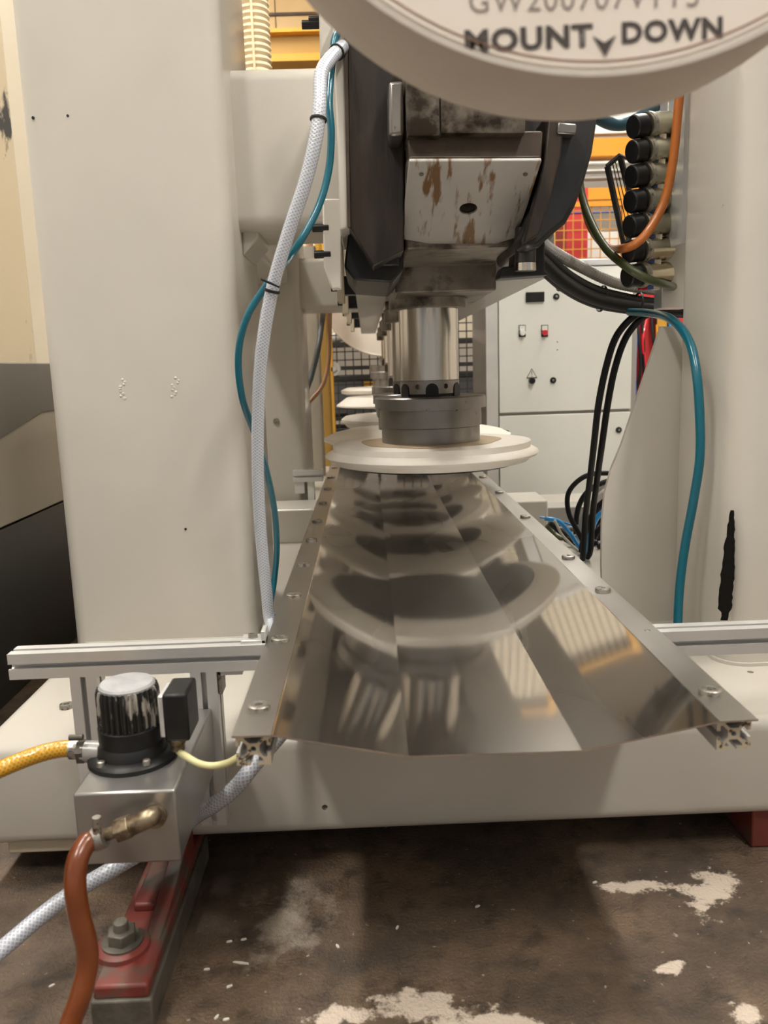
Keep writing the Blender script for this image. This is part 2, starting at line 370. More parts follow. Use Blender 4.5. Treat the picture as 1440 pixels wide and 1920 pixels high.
# ================================================================== machine base
B0, B1 = .07, .24                           # underside and top of the base
t = thing('machine_base', 'long white painted steel machine base with rounded front beam', 'machine base', (.2, 1.24, B0))
body = obj('front_beam', MB().box((-.655, 1.24, B0), (1.25, 1.62, B1)), BASEW, t, .022, seg=4)
obj('side_beam', MB().box((-.655, 1.60, B0), (-.20, 5.4, B1-.001)), BASEW, t, .01)
obj('side_beam', MB().box((.52, 1.60, B0), (1.25, 3.6, B1-.001)), BASEW, t, .01)
obj('floor_pan', MB().box((-.21, 1.60, B0), (.53, 5.4, B1-.06)), BASEW, t)
obj('cross_member', MB().box((-.45, 2.75, B1-.003), (.60, 2.95, B1+.115)), BASEW, t, .006)
for x, y, r in ((609, 1514, .0048), (1407, 1260, .0045)):
    q = P(x, y, 1.24) if y > 1400 else PZ(x, y, B1)
    if y > 1400: cut(body, MB().cyl((q.x, 1.2, q.z), (q.x, 1.32, q.z), r, n=20))
    else: cut(body, MB().cyl((q.x, q.y, B1-.06), (q.x, q.y, B1+.03), r*1.3, n=20))
q = PZ(125, 1327, B1)
obj('bolt', MB().lathe([(0, .004), (.004, .004), (.005, .0075), (.0115, .0075), (.012, .006), (.012, -.01)], (q.x, q.y, B1), 24), WASH, t)
q = P(78, 1600, 1.26)
obj('foot_plate', MB().box((-.62, 1.262, B0-.024), (-.43, 1.42, B0+.002)), CREAM, t, .003)
obj('foot_plate', MB().box((.62, 1.262, B0-.07), (.80, 1.42, B0+.002)), RED, t, .003)
for x in (-.55, .7):
    for y in (2.6, 3.4): obj('levelling_foot', MB().cyl((x, y, 0), (x, y, B0+.01), .06, n=20), DIRTY, t)

# left portal: column with side beam and cross beam
t = thing('machine_column', 'white rounded box column standing on the base behind the pump', 'column', (-.46, 1.95, B1))
obj('post', MB().prism(rrect(-.663, -.262, 1.75, 2.17, .032), 2, B1-.002, 2.3), WHITE, t, angle=50)
obj('weld_foot', MB().prism(rrect(-.655, -.270, 1.742, 2.178, .04), 2, B1-.002, B1+.006), WHITE, t)
for x, y, r in ((348, 992, .0028), (127, 217, .0025), (62, 221, .003)):
    q = P(x, y, 1.75); obj('paint_chip', MB().cyl((q.x, 1.749, q.z), (q.x, 1.752, q.z), r, n=10), HOLE, t)
for bx, by in ((232, 730), (328, 727)):
    mb = MB()
    for k in range(9):
        q = P(bx+random.uniform(-7, 7), by-18+k*4.4, 1.75); mb.lathe([(0, -.0012), (.0035*random.uniform(.5, 1), -.0006), (.0042, .0006)], (q.x, 1.7498, q.z), 7, axis=1)
    obj('paint_blister', mb, WHITE, t)
t = thing('cross_beam', 'white rounded box beam welded between the left column and the grinding head', 'beam', (-.1, 2.0, 1.11))
z0, z1 = P(520, 428, 1.86).z, P(520, 122, 1.86).z
def yzr(y0, y1, za, zb, r, x0, x1): return MB().prism(rrect(y0, y1, za, zb, r), 0, x0, x1)
obj('box_tube', yzr(1.86, 2.13, z0, z1, .03, -.263, -.021), WHITE, t, angle=50)
obj('weld_gusset', MB().prism([(-.263, z0-.05), (-.263, z0+.02), (-.225, z0+.02), (-.225, z0-.012)], 1, 1.9, 2.1), WHITE, t, .006)
z2 = P(470, 470, 2.17).z
obj('side_beam', MB().box((-.44, 2.168, z2), (-.262, 3.0, z2+.20)), WHITE, t, .012)

# portal further back
t = thing('machine_column', 'white column of the second portal behind the hanging hoses', 'column', (-.36, 3.1, B1))
obj('post', MB().prism(rrect(-.46, -.225, 3.0, 3.3, .03), 2, B1-.002, 1.36), WHITE, t, angle=50)
q = P(518, 790, 3.0); obj('bolt', MB().lathe([(0, -.006), (.010, -.006), (.012, 0)], (q.x, 3.0, q.z), 16, axis=1), WASH, t)
za, zb = P(600, 580, 3.05).z, P(600, 482, 3.05).z
o = obj('cross_beam', yzr(3.05, 3.3, za, zb, .02, -.226, -.021), WHITE, angle=50)
tag(o, 'white box beam on the second portal behind the hanging hoses', 'beam')
for i, (yy, xa, xb, mm, lb) in enumerate(((3.95, -.44, -.275, WHITE, 'white post behind the second portal column'), (4.5, -.33, -.245, BEIGE, 'grey beige post behind the second portal column'), (4.95, -.30, -.215, OCHRE, 'ochre post beside the wire fence behind the second portal'))):
    tag(obj('support_post', MB().prism(rrect(xa, xb, yy, yy+.12, .012), 2, B1-.002, 1.45), mm, angle=50), lb, 'post')

# ================================================================== right column
t = thing('machine_column', 'large white column with black scrape beside the thick teal hose', 'column', (.92, 1.66, B1))
obj('post', MB().prism(rrect(.655, 1.15, 1.475, 1.77, .05), 2, B1-.002, 2.3), WHITE, t, angle=50)
obj('weld_foot', MB().prism(rrect(.649, 1.15, 1.469, 1.776, .055), 2, B1-.002, B1+.006), WHITE, t)
mb = MB(); ys = [957, 990, 1030, 1070, 1110, 1150, 1163]; L_ = []; R_ = []
for i in range(30):
    y = 957+i*7.1; u = i/29; cx = 1373-15*u; wd = 3+9*math.sin(min(1, u*1.3)*PI*.55) if u < .93 else 6
    L_.append((cx-wd+random.uniform(-1.5, 1.5), y)); R_.append((cx+wd+random.uniform(-1.5, 1.5), y))
poly = [(lambda q: (q.x, q.z))(P(x, y, 1.475)) for x, y in L_+R_[::-1]]
obj('scrape_mark', MB().prism(poly, 1, 1.4738, 1.477), SCRAPE, t)
gp = [(1240, 612), (1165, 835), (1146, 880), (1134, 925), (1129, 980), (1128, 1060), (1130, 1215), (1306, 1215), (1306, 612)]
obj('gusset_plate', MB().prism([(lambda q: (q.x, max(q.z, B1-.002)))(P(x, y, 1.765)) for x, y in gp], 1, 1.765, 1.777), WHITE, t)
for x, y in ((1180, 905), (1286, 860)):
    pass

# ================================================================== stainless drip tray on aluminium rails
TY0, TY1 = .885, 5.0
TX = [-.168, -.122, .033, .233, .391, .436]; TZ = [H-.409, H-.409, H-.441, H-.443, H-.4175, H-.4175]
TZ = [.4115, .4110, .379, .377, .4060, .4065]
t = thing('drip_tray', 'long folded stainless steel drip tray under the row of spindles', 'tray', (.134, 2.7, .37))
th = .0022
mb = MB()
top = []
for i, (x, z) in enumerate(zip(TX, TZ)):                       # every fold gets a small bend radius
    if i in (0, len(TX)-1): top.append((x, z)); continue
    c = Vector((x, z)); u = (Vector((TX[i-1], TZ[i-1]))-c).normalized(); v = (Vector((TX[i+1], TZ[i+1]))-c).normalized()
    a_, b_ = c+u*.0012, c+v*.0012
    for k in (0, .33, .67, 1): p = (1-k)**2*a_+2*k*(1-k)*c+k*k*b_; top.append((p.x, p.y))
m = len(top); vs = []
for x, z in top: vs += [(x, TY0, z), (x, TY1, z), (x, TY0, z-th), (x, TY1, z-th)]
fs = []
for i in range(m-1):
    a_, b_ = 4*i, 4*i+4; fs += [(a_, b_, b_+1, a_+1), (a_+2, a_+3, b_+3, b_+2), (a_, a_+2, b_+2, b_), (a_+1, b_+1, b_+3, a_+3)]
fs += [(0, 1, 3, 2), (4*m-4, 4*m-2, 4*m-1, 4*m-3)]
mb.add(vs, fs)
sh = obj('folded_sheet', mb, TRAYM, t, smooth=False); sh.data.materials.append(FLANGEM)
for p in sh.data.polygons:
    if p.normal.z > .99 and (p.center.x+LOC[sh.name].x < -.123 or p.center.x+LOC[sh.name].x > .392): p.material_index = 1
def washer(p, par):
    n = 20
    o = obj('bolt_head', MB().lathe([(0, .0035), (.0044, .0035), (.0050, .0060), (.0085, .0064), (.0124, .0062), (.0138, .0052), (.0138, -.001)], p, 28), WASH, par)
    obj('bolt_socket', MB().cyl((p[0], p[1], p[2]+.003), (p[0], p[1], p[2]+.0039), .0040, n=6), DIRTY, o)
    return o
for yy in (0.96, 1.215, 1.46, 1.70, 1.95, 2.2, 2.5, 2.8, 3.1, 3.4, 3.7): washer((-.146, yy, .4114), t)
for yy in (0.965, 1.44, 1.70, 2.18, 2.62, 3.0, 3.4): washer((.414, yy, .4068), t)
q = PZ(1214, 1181, .407)
cut(sh, MB().cyl((q.x, q.y, .39), (q.x, q.y, .42), .0045, n=14))
for x, lb in ((-.146, 'slotted aluminium rail carrying the tray edge beside the pump'), (.414, 'slotted aluminium rail carrying the tray edge beside the scraped column')):
    zc = (.4113 if x < 0 else .4063)-th-.02
    o = profile_bar('aluminium_rail', 1, (x, zc), TY0+.012, TY1, ALU); tag(o, lb, 'rail')
    o.data.materials.append(ALUEND)
    for p in o.data.polygons:
        if abs(p.normal.y) > .9: p.material_index = 1

zc = H-.429
tag(profile_bar('aluminium_crossbar', 0, (1.22, zc), -.556, -.1665, ALU), 'slotted aluminium crossbar above the pump, ending at the tray rail', 'crossbar')
tag(profile_bar('aluminium_crossbar', 0, (1.22, zc-.004), .4345, .95, ALU), 'slotted aluminium crossbar running from the tray to the scraped column', 'crossbar')
tag(profile_bar('aluminium_post', 2, (-.446, 1.22), .13, zc-.02, ALU), 'slotted aluminium post behind the yellow hose fitting', 'post')
tag(profile_bar('aluminium_post', 2, (-.264, 1.22), .118, zc-.02, ALU), 'slotted aluminium post bolted behind the white clear hose', 'post')
t = thing('corner_bracket', 'small aluminium corner bracket joining crossbar and tray rail', 'bracket', (-.18, 1.22, zc+.02))
obj('plate', MB().box((-.205, 1.205, zc+.019), (-.167, 1.237, zc+.026)), ALU, t, .001)
obj('upright', MB().box((-.174, 1.205, zc+.02), (-.167, 1.237, zc+.04)), ALU, t, .001)
obj('screw', MB().lathe([(0, .003), (.003, .003), (.0035, .006), (.007, .006), (.0075, 0)], (-.188, 1.22, zc+.026), 16), WASH, t)
t = thing('corner_bracket', 'small aluminium angle bracket under the crossbar beside the post', 'bracket', (-.23, 1.22, zc-.06))
obj('plate', MB().box((-.2435, 1.204, zc-.0275), (-.205, 1.236, zc-.0205)), ALU, t, .001)
obj('upright', MB().box((-.2435, 1.204, zc-.058), (-.2375, 1.236, zc-.0205)), WASH, t, .001)
t = thing('aluminium_crossbar', 'short far aluminium crossbar with bracket beside the second portal', 'crossbar', (-.22, 3.2, .4))
q0, q1 = P(549, 882, 2.97), P(612, 880, 2.97)
profile_bar('bar', 0, (2.98, q0.z-.022), q0.x, -.169, ALU, t)
obj('bracket', MB().box((q0.x+.004, 2.965, q0.z-.085), (q0.x+.04, 2.985, q0.z-.043)), ALU, t, .001)
obj('leg', MB().box((q0.x+.05, 2.97, B1-.003), (q0.x+.075, 2.995, q0.z-.04)), CABW, t, .001)

# ================================================================== coolant pump on its tank
PXC = P(252, 1440, 1.045).x; PYC = 1.045
tz = H-.506; tb = H-.603
t = thing('coolant_pump', 'ribbed black motor pump on a square steel tank hung below the crossbar', 'pump', (PXC, PYC, tb))
obj('tank', MB().box((-.380, .95, tb), (-.254, 1.198, tz)), TANK, t, .003)
obj('flange', MB().lathe([(.0585, -.001), (.0585, .006), (.054, .010), (.046, .011), (.044, .022), (.036, .030)], (PXC, PYC, tz), 40), BLACK, t)
for a in (-125, -55, 35, 145):
    x, y = PXC+.051*math.cos(math.radians(a)), PYC+.051*math.sin(math.radians(a))
    obj('flange_screw', MB().lathe([(0, .004), (.0022, .004), (.003, .007), (.0052, .006), (.006, 0)], (x, y, tz+.009), 14), WASH, t)
obj('pump_casing', MB().lathe([(.040, .018), (.042, .03), (.042, .048), (.0385, .05)], (PXC, PYC, tz), 36), BLACK, t)
mz0, mz1 = tz+.047, P(252, 1283, PYC).z
n = 30; vs = []; fs = []
for zz, rr in ((mz0, .0385), (mz0+.008, .0392), (mz1-.008, .0388), (mz1-.001, .0368)):
    for i in range(n*4):
        a = 2*PI*i/(n*4); k = i % 4; vs.append((PXC+(rr+(0.0022 if k in (0, 1) else -.0016))*math.cos(a), PYC+(rr+(0.0022 if k in (0, 1) else -.0016))*math.sin(a), zz))
m = n*4
for j in range(3):
    for i in range(m): fs.append((j*m+i, j*m+(i+1) % m, (j+1)*m+(i+1) % m, (j+1)*m+i))
fs.append(tuple(range(m))[::-1]); fs.append(tuple(3*m+i for i in range(m)))
mo = obj('ribbed_motor', MB().add(vs, fs), MOTOR, t, angle=25)
obj('motor_cap', MB().lathe([(.0365, -.002), (.0365, .001), (.034, .004), (.024, .0055), (0, .006)], (PXC, PYC, mz1), 40), MOTORTOP, t)
x0, x1 = P(308, 1340, 1.02).x, P(358, 1340, 1.02).x; za, zb = P(330, 1387, 1.02).z, P(330, 1298, 1.02).z
obj('box_plate', MB().box((x0-.007, 1.018, za+.004), (x0+.002, 1.068, zb-.004)), ALU, t, .002)
tb_ = obj('terminal_box', MB().box((x0, 1.012, za), (x1-.002, 1.075, zb)), BLACK, t, .004)
gx = P(334, 1405, 1.03).x
obj('cable_gland', MB().lathe([(.0095, -.018), (.0095, -.010), (.0112, -.008), (.0112, .003)], (gx, 1.03, za), 18), BRASS, t)
iy = P(170, 1405, PYC).z
obj('inlet_pipe', MB().cyl((PXC-.034, PYC-.005, iy-.002), (P(157, 1405, PYC).x, PYC-.005, iy), .0145, n=20), GREYP, t)
obj('inlet_nut', MB().cyl((P(163, 1405, PYC).x, PYC-.005, iy), (P(150, 1405, PYC).x, PYC-.005, iy), .0165, n=6), DIRTY, t)
# outlet elbow, union nut and hose barb on the tank front
e0 = P(290, 1528, .95); e1 = P(283, 1532, .92); e2 = P(262, 1542, .915); e3 = P(205, 1563, .915); e4 = P(172, 1575, .915)
obj('elbow', MB().sweep(smoothpath([e0, e1, e2, P(246, 1549, .915)], 6), [.0125]*3+[.0115]*16 if False else .0115, 18), BRASS, t)
obj('elbow_collar', MB().cyl(e0+Vector((0, .004, 0)), e0+Vector((0, -.006, 0)), .0155, n=20), BRASS, t)
obj('union_nut', MB().cyl(P(246, 1548, .915), P(219, 1558, .915), .0145, n=6), BRASS, t, .001)
obj('hose_barb', MB().cyl(P(222, 1557, .915), e4, .0075, n=16), BRASS, t)
c0, c1 = P(181, 1532, .905), P(183, 1580, .905)
obj('clamp_screw', MB().cyl(c0, c1, .0052, n=14), WASH, t)
o = hose('yellow_hose', [P(152, 1405, PYC-.005), P(120, 1404, 1.04), P(80, 1412, 1.03), P(35, 1428, 1.02), P(-20, 1452, 1.0), P(-90, 1490, .98), P(-200, 1600, .96), P(-260, 1850, .96)], .0112, YEB, 'yellow braided hose clamped to the pump inlet', 'hose')
for x in (141,):
    obj('hose_clamp', MB().cyl(P(x-9, 1405, 1.041), P(x+7, 1405, 1.041), .0132, n=24), WASH, o)
    q = P(x-2, 1388, 1.03); obj('clamp_screw', MB().cyl(q+Vector((-.006, 0, .004)), q+Vector((.012, 0, .004)), .004, n=12), DIRTY, o)
o = hose('orange_hose', [P(192, 1568, .911), P(178, 1574, .91), P(160, 1584, .90), P(145, 1615, .885), P(141, 1660, .875), P(148, 1715, .87), P(162, 1770, .865), P(163, 1815, .86), P(150, 1870, .85), P(128, 1930, .84), P(100, 2010, .82)], .0125, RUSTH, 'glossy rust orange hose hanging from the tank outlet', 'hose')
obj('hose_clamp', MB().cyl(P(196, 1567, .911), P(178, 1574, .91), .0142, n=24), WASH, o)
o = hose('power_cable', [Vector((gx, 1.03, za-.010)), Vector((gx+.002, 1.027, za-.020)), P(352, 1420, 1.0), P(374, 1432, .99), P(400, 1436, .985), P(428, 1430, .98), P(452, 1416, .975), P(462, 1408, .98)], .0046, YELC, 'thin pale yellow cable from motor box to tray rail', 'cable')

# long clear braided hose: head -> behind the rail -> behind the tank -> out over the floor
wp = [P(642, 88, 1.592), P(633, 96, 1.557), P(618, 112, 1.532), P(602, 140, 1.5), P(599, 200, 1.47), P(592, 260, 1.46), P(573, 340, 1.46), P(540, 440, 1.47), P(510, 545, 1.49), P(491, 660, 1.51), P(484, 780, 1.54), P(484, 900, 1.57), P(490, 1010, 1.60), P(500, 1110, 1.62), P(508, 1170, 1.62), Vector((-.168, 1.52, .305)), Vector((-.145, 1.38, .295)), Vector((-.13, 1.24, .285)), P(478, 1432, 1.13), P(440, 1478, 1.12), P(400, 1510, 1.13), P(365, 1532, 1.16), P(325, 1562, 1.15), P(272, 1594, 1.13), P(215, 1627, 1.09), P(110, 1692, 1.06), P(0, 1783, 1.0), P(-90, 1860, .97)]
wh = hose('clear_braided_hose', wp, .0118, WHB, 'clear white braided hose hanging from the head down past the pump', 'hose', sub=8)
tp = [P(637, 56, 1.588), P(627, 76, 1.584), P(622, 125, 1.572), P(617, 190, 1.54), P(621, 250, 1.53), P(616, 320, 1.53), P(596, 390, 1.52), P(555, 465, 1.50), P(500, 535, 1.52), P(463, 595, 1.52), P(447, 665, 1.53), P(454, 745, 1.55), P(478, 815, 1.60), P(500, 885, 1.66), P(515, 960, 1.72), P(519, 1030, 1.76), P(514, 1090, 1.78), P(507, 1150, 1.75), Vector((-.19, 1.68, .30)), Vector((-.17, 1.6, .27))]
th_ = hose('teal_hose', tp, .0066, TEAL, 'thin teal hose tied to the hanging clear braided hose', 'hose')
for x, y in ((601, 226), (628, 96), (508, 540)): tie(wp, x, y, .0128, wh)
tie(tp, 486, 840, .0082, th_)
obj('tie_tail', MB().sweep([P(524, 538, 1.47), P(505, 530, 1.467), P(489, 523, 1.46)], .0022, 6), BLACK, wh)
# red levelling foot in front of the base
t = thing('levelling_foot', 'red cast levelling foot with a greasy hex bolt on the floor', 'machine foot', (-.36, 1.05, 0))
xl, xr = P(172, 1850, .93).x, P(280, 1850, .93).x
ft = P(230, 1848, .93).z
obj('steel_block', MB().box((xl-.003, .925, 0), (xr+.003, 1.30, ft-.018)), DIRTY, t, .003)
obj('red_casting', MB().box((xl, .93, ft-.02), (xr-.002, 1.30, ft)), RED, t, .004)
mb = MB().prism([(1.02, ft-.004), (1.10, ft+.0), (1.235, B0-.001+.0), (1.235, ft-.004)], 0, xr-.03, xr-.002)
obj('rib', MB().prism([(1.0, ft-.002), (1.238, B0+.03), (1.238, ft-.002)], 0, xr-.028, xr-.006), RED, t, .002)
obj('raised_pad', MB().box((xl+.012, 1.075, ft-.002), (xr-.026, 1.238, ft+.012)), RED, t, .004)
bx, by = P(232, 1790, 1.0).x, 1.0
obj('bolt_boss', MB().lathe([(.036, -.002), (.035, .006), (.030, .009)], (bx, by, ft), 28), RED, t)
obj('washer', MB().lathe([(.027, .006), (.027, .012), (.01, .013)], (bx, by, ft), 28), DIRTY, t)
obj('hex_nut', MB().cyl((bx, by, ft+.011), (bx, by, ft+.028), .020, n=6), DIRTY, t, .0015)
obj('stud', MB().cyl((bx, by, ft+.02), (bx, by, ft+.040), .011, .0095, n=16), DIRTY, t, .001)

# ================================================================== grinding head and spindle row
SX = .166
HZ = P(700, 525, 2.0).z                    # underside of the carrier rails
t = thing('grinding_unit', 'big dark oily grinding head with stained white front plate over the tray', 'grinding head', (SX, 1.9, HZ))
obj('rear_housing', MB().box((-.015, 1.98, HZ+.09), (.45, 5.1, 2.0)), DARKB, t, .01)
def headprism(name, pts, Y, th_, m, bevel=.003): return px_prism(name, pts, Y, th_, m, t, bevel)
obj('drum_guard', MB().lathe([(.03, 0), (.215, 0), (.232, .012), (.232, .30), (.03, .30)], (P(885, 235, 1.62).x, 1.72, P(885, 120, 1.62).z), 56, axis=1), DARK, t)
headprism('side_plate', [(650, 20), (760, 20), (757, 470), (700, 500), (655, 425)], 1.60, .40, DARK)
headprism('white_edge_plate', [(622, 20), (648, 20), (655, 425), (637, 432), (634, 300)], 1.59, .268, WHITE)
headprism('rust_edge', [(644, 60), (651, 60), (657, 425), (651, 425)], 1.586, .02, BROWN, 0)
lp = headprism('lower_bracket', [(604, 372), (640, 372), (641, 540), (622, 543), (607, 500)], 1.66, .03, WHITE)
for x, y in ((596, 425), (600, 475), (577, 40), (590, 32)):
    q = P(x, y, 1.65); obj('bolt', MB().cyl((q.x-.012, 1.665, q.z), (q.x+.02, 1.665, q.z), .008, n=6), BLACK, t, .001)
headprism('upper_bracket', [(597, -20), (632, -20), (632, 95), (600, 110)], 1.64, .04, WHITE)
headprism('guide_bar', [(728, 152), (757, 150), (757, 253), (730, 255)], 1.52, .10, CHUCK, .006)
cb_ = headprism('centre_block', [(757, 60), (990, 60), (985, 250), (826, 250), (822, 255), (764, 255)], 1.50, .3, STAINED, .004)
headprism('recess_band', [(764, 248), (1018, 245), (1014, 308), (767, 308)], 1.525, .25, BROWN, .003)
# the stained plate leans back: its lower edge lies deeper than its upper edge
def leanY(y): return 1.465+(y-303)/(460-303)*.225
fp = [P(x, y, leanY(y)) for x, y in [(767, 303), (1016, 302), (990, 385), (968, 447), (925, 459), (870, 464), (810, 459), (757, 450), (759, 380)]]
nv = (fp[1]-fp[0]).cross(fp[5]-fp[0]).normalized()
if nv.y < 0: nv = -nv
n_ = len(fp)
wp_ = obj('front_plate', MB().add(fp+[p+nv*.007 for p in fp], [tuple(range(n_)), tuple(range(2*n_-1, n_-1, -1))]+[(i, i+n_, (i+1) % n_+n_, (i+1) % n_) for i in range(n_)]), PLATEW, t, .003)
q = P(878, 391, leanY(391))
hole_ = MB().cyl(q-nv*.02, q+nv*.06, .0165, n=28); cut(wp_, hole_)
for x, y in ((790, 325), (985, 325)):
    q = P(x, y, leanY(y)); obj('plate_screw', MB().cyl(q-nv*.003, q+nv*.01, .004, n=12), DIRTY, wp_)
sc_ = obj('sloped_casting', MB().add([p+nv*.010 for p in (fp[0], fp[1], fp[3], fp[7])]+[p+Vector((0, .28, .05)) for p in (fp[0], fp[1], fp[3], fp[7])],
    [(0, 1, 2, 3), (7, 6, 5, 4), (0, 4, 5, 1), (1, 5, 6, 2), (2, 6, 7, 3), (3, 7, 4, 0)]), STAINED, t, .003)
cut(sc_, hole_)
cut(cb_, MB().box((P(825, 200, 1.5).x-.0015, 1.48, P(825, 262, 1.5).z), (P(825, 200, 1.5).x+.0015, 1.512, P(825, 40, 1.5).z)))
# curved dark guard at the right of the plate
arc = [(1122, 200), (1120, 232), (1112, 285), (1098, 335), (1080, 385), (1062, 418), (1035, 440), (1012, 462)]
headprism('curved_guard', arc+[(985, 470), (975, 452), (1000, 385), (1022, 300), (1030, 200)], 1.56, .30, DARKB, .012)
headprism('guard_lip', [(1030, 200), (1062, 200), (1052, 290), (1030, 380), (1012, 440), (985, 455), (1000, 385), (1020, 300)], 1.535, .03, DARK, .004)
headprism('guard_cap', [(1046, 228), (1082, 232), (1080, 252), (1044, 250)], 1.53, .03, CHUCK, .003)
headprism('lower_bracket', [(1000, 418), (1022, 412), (1022, 505), (1030, 515), (935, 522), (942, 500), (962, 498), (965, 470)], 1.66, .06, BLACK, .004)
q0, q1 = P(985, 428, 1.63), P(985, 497, 1.63)
obj('roller', MB().cyl(q0, q1, .020, n=20), DARKB, t); obj('roller_collar', MB().cyl(P(985, 494, 1.63), P(985, 508, 1.63), .0205, n=20), CHROME, t)
headprism('lower_frame', [(655, 420), (757, 445), (757, 505), (735, 530), (664, 525), (645, 500)], 1.68, .34, BLACK, .004)
headprism('valve_block', [(715, 440), (748, 440), (748, 498), (715, 498)], 1.66, .04, DARKB, .003)
uz = P(850, 464, 1.70).z
obj('lower_casting', MB().box((.085, 1.685, uz-.004), (.305, 2.03, uz+.12)), STAINED, t, .006)
z5 = P(805, 548, 2.0).z
obj('nose_casting', MB().box((.075, 1.98, z5-.002), (.31, 2.45, uz+.1)), STAINED, t, .004)
for k, (xa, xb) in enumerate(((-.022, .068), (.31, .45))):
    obj('carrier_rail', MB().box((xa, 2.0, HZ), (xb, 5.2, HZ+.10)), GREYP, t, .003)
for yy, dx in ((2.35, 0), (2.9, 0), (3.5, 0), (4.3, 0)):
    px = -.05
    obj('rail_bracket', MB().box((px-.022, yy, HZ-.02), (px-.002, yy+.09, HZ+.3)), CREAM, t, .003)
    obj('bracket_spacer', MB().box((px-.004, yy+.02, HZ+.0), (-.02, yy+.07, HZ+.05)), BLACK, t, .002)
    for s in (.05, .09): obj('bolt', MB().cyl((px-.04, yy+.045, HZ+s-.03), (px-.02, yy+.045, HZ+s-.03), .009, n=6), BLACK, t)

def spindle(Y, drop, label):
    """spindle with chuck; drop lowers the chuck. Returns thing and the z of the chuck's underside."""
    zt = P(805, 577, 2.12).z
    zr = P(805, 714, 2.12).z+drop; ze = P(805, 748, 2.12).z+drop
    zf, zs, zc_ = P(805, 770, 2.06).z+drop, P(805, 805, 2.07).z+drop, P(805, 835, 2.07).z+drop
    t = thing('spindle', label, 'spindle', (SX, Y, zc_), 'spindles in a row over the tray')
    obj('collar_flange', MB().lathe([(.075, .002), (.099, .002), (.101, .006), (.101, .042), (.095, .046), (.095, .07), (.06, .07)], (SX, Y, zt), 44), STAINED, t)
    obj('shaft', MB().lathe([(.0768, zr+.001), (.0768, zt+.02), (.05, zt+.02)], (SX, Y, 0), 48), CHROME, t)
    cr_ = obj('collar_ring', MB().lathe([(.06, ze+.004), (.072, ze+.004), (.0755, ze+.010), (.0775, ze+.012), (.0775, zr), (.07, zr+.002)], (SX, Y, 0), 48), CHUCK, t)
    for a in (-90, -150, -30, 90):
        ca, sa = math.cos(math.radians(a)), math.sin(math.radians(a))
        mb = MB(); pts = [(-.0165, ze-.001-Y*0)]
        poly = [(-.0165, ze), (.0165, ze)]+[(.0165*math.cos(b), zr-.023+.0165*math.sin(b)) for b in [PI*k/8 for k in range(9)]]
        vs = []
        for rr in (.068, .0785):
            for u, z in poly: vs.append((SX+ca*rr-sa*u, Y+sa*rr+ca*u, z))
        n = len(poly)
        obj('drive_slot_shade', MB().add(vs, [tuple(range(n)), tuple(range(2*n-1, n-1, -1))]+[(i, i+n, (i+1) % n+n, (i+1) % n) for i in range(n)]), BLACK, t)  # solid black insert; its colour stands in for an open slot's shade
    for a in (-62, -118):
        ca, sa = math.cos(math.radians(a)), math.sin(math.radians(a)); q = Vector((SX+ca*.0765, Y+sa*.0765, (zr+ze)/2+.008))
        cut(cr_, MB().cyl(q-Vector((ca, sa, 0))*.014, q+Vector((ca, sa, 0))*.02, .0065, n=14))
    obj('chuck', MB().lathe([(.05, ze+.005), (.143, ze+.005), (.146, ze+.002), (.146, zf), (.134, zf-.001), (.134, zs+.001), (.130, zs-.001), (.130, zc_)], (SX, Y, 0), 60), CHUCK, t)
    return t, zc_
spl = ['nearest polished spindle with stepped steel chuck on the tan card', 'second spindle behind the card spindle, over the wide pale disc', 'third spindle in the row over the tray', 'fourth spindle in the row over the tray', 'last spindle in the row before the wire fence']
plates = [(2.2, 0, 0), (2.83, -.012, 1), (3.44, 0.0, 2), (4.05, .055, 3), (4.7, .085, 4)]
spl[0] = 'polished spindle with stepped steel chuck seated on the tan card'
shapes = [
    [(.0, -.001), (.262, -.001), (.262, -.016), (.270, -.020), (.281, -.026), (.283, -.031), (.279, -.037), (.262, -.044), (.255, -.052), (.225, -.058), (0, -.058)],
    [(.0, -.001), (.24, -.001), (.29, -.012), (.300, -.018), (.318, -.026), (.318, -.034), (.30, -.044), (.24, -.056), (0, -.056)],
    [(.0, -.001), (.26, -.001), (.275, -.012), (.275, -.022), (.25, -.045), (0, -.05)],
    [(.0, -.001), (.265, -.001), (.315, -.036), (.315, -.042), (.29, -.046), (0, -.046)],
    [(.0, -.001), (.28, -.001), (.31, -.014), (.31, -.03), (.28, -.040), (0, -.042)]]
pl_l = ['pale ceramic disc with stepped rim and tan card on top', 'wide pale ceramic disc with rounded rim behind the stepped one', 'white ceramic dish shaped disc on the third spindle', 'white conical ceramic disc on the fourth spindle', 'white rounded ceramic disc on the last spindle']
for (Y, dr, k), sl, plb in zip(plates, spl, pl_l):
    s, zc_ = spindle(Y, dr, sl)
    top = zc_
    if k == 0:
        n = 48; r = [.185+.006*math.sin(3*a)+.004*math.sin(7*a+1) for a in [2*PI*i/n for i in range(n)]]
        poly = [(SX+.0+r[i]*math.cos(2*PI*i/n), Y+r[i]*math.sin(2*PI*i/n)) for i in range(n)]
        tag(obj('card_disc', MB().prism(poly, 2, zc_-.0022, zc_), CARD), 'thin tan card disc between steel chuck and stepped ceramic disc', 'card')
        top = zc_-.0021
    t = thing('ceramic_disc', plb, 'ceramic disc', (SX, Y, top-.06), 'ceramic discs under the spindles')
    obj('body', MB().lathe(shapes[k], (SX, Y, top+.001), 72), CERAM, t, angle=40)
    zb_ = top+.001+shapes[k][-1][1]; rr = .222 if k == 0 else .165
    obj('clamp_plate', MB().lathe([(0, .001), (rr, .001), (rr-.004, -.004), (rr-.014, -.006), (.03, -.008), (.03, -.02), (0, -.02)], (SX, Y, zb_), 48), DARKB, t)

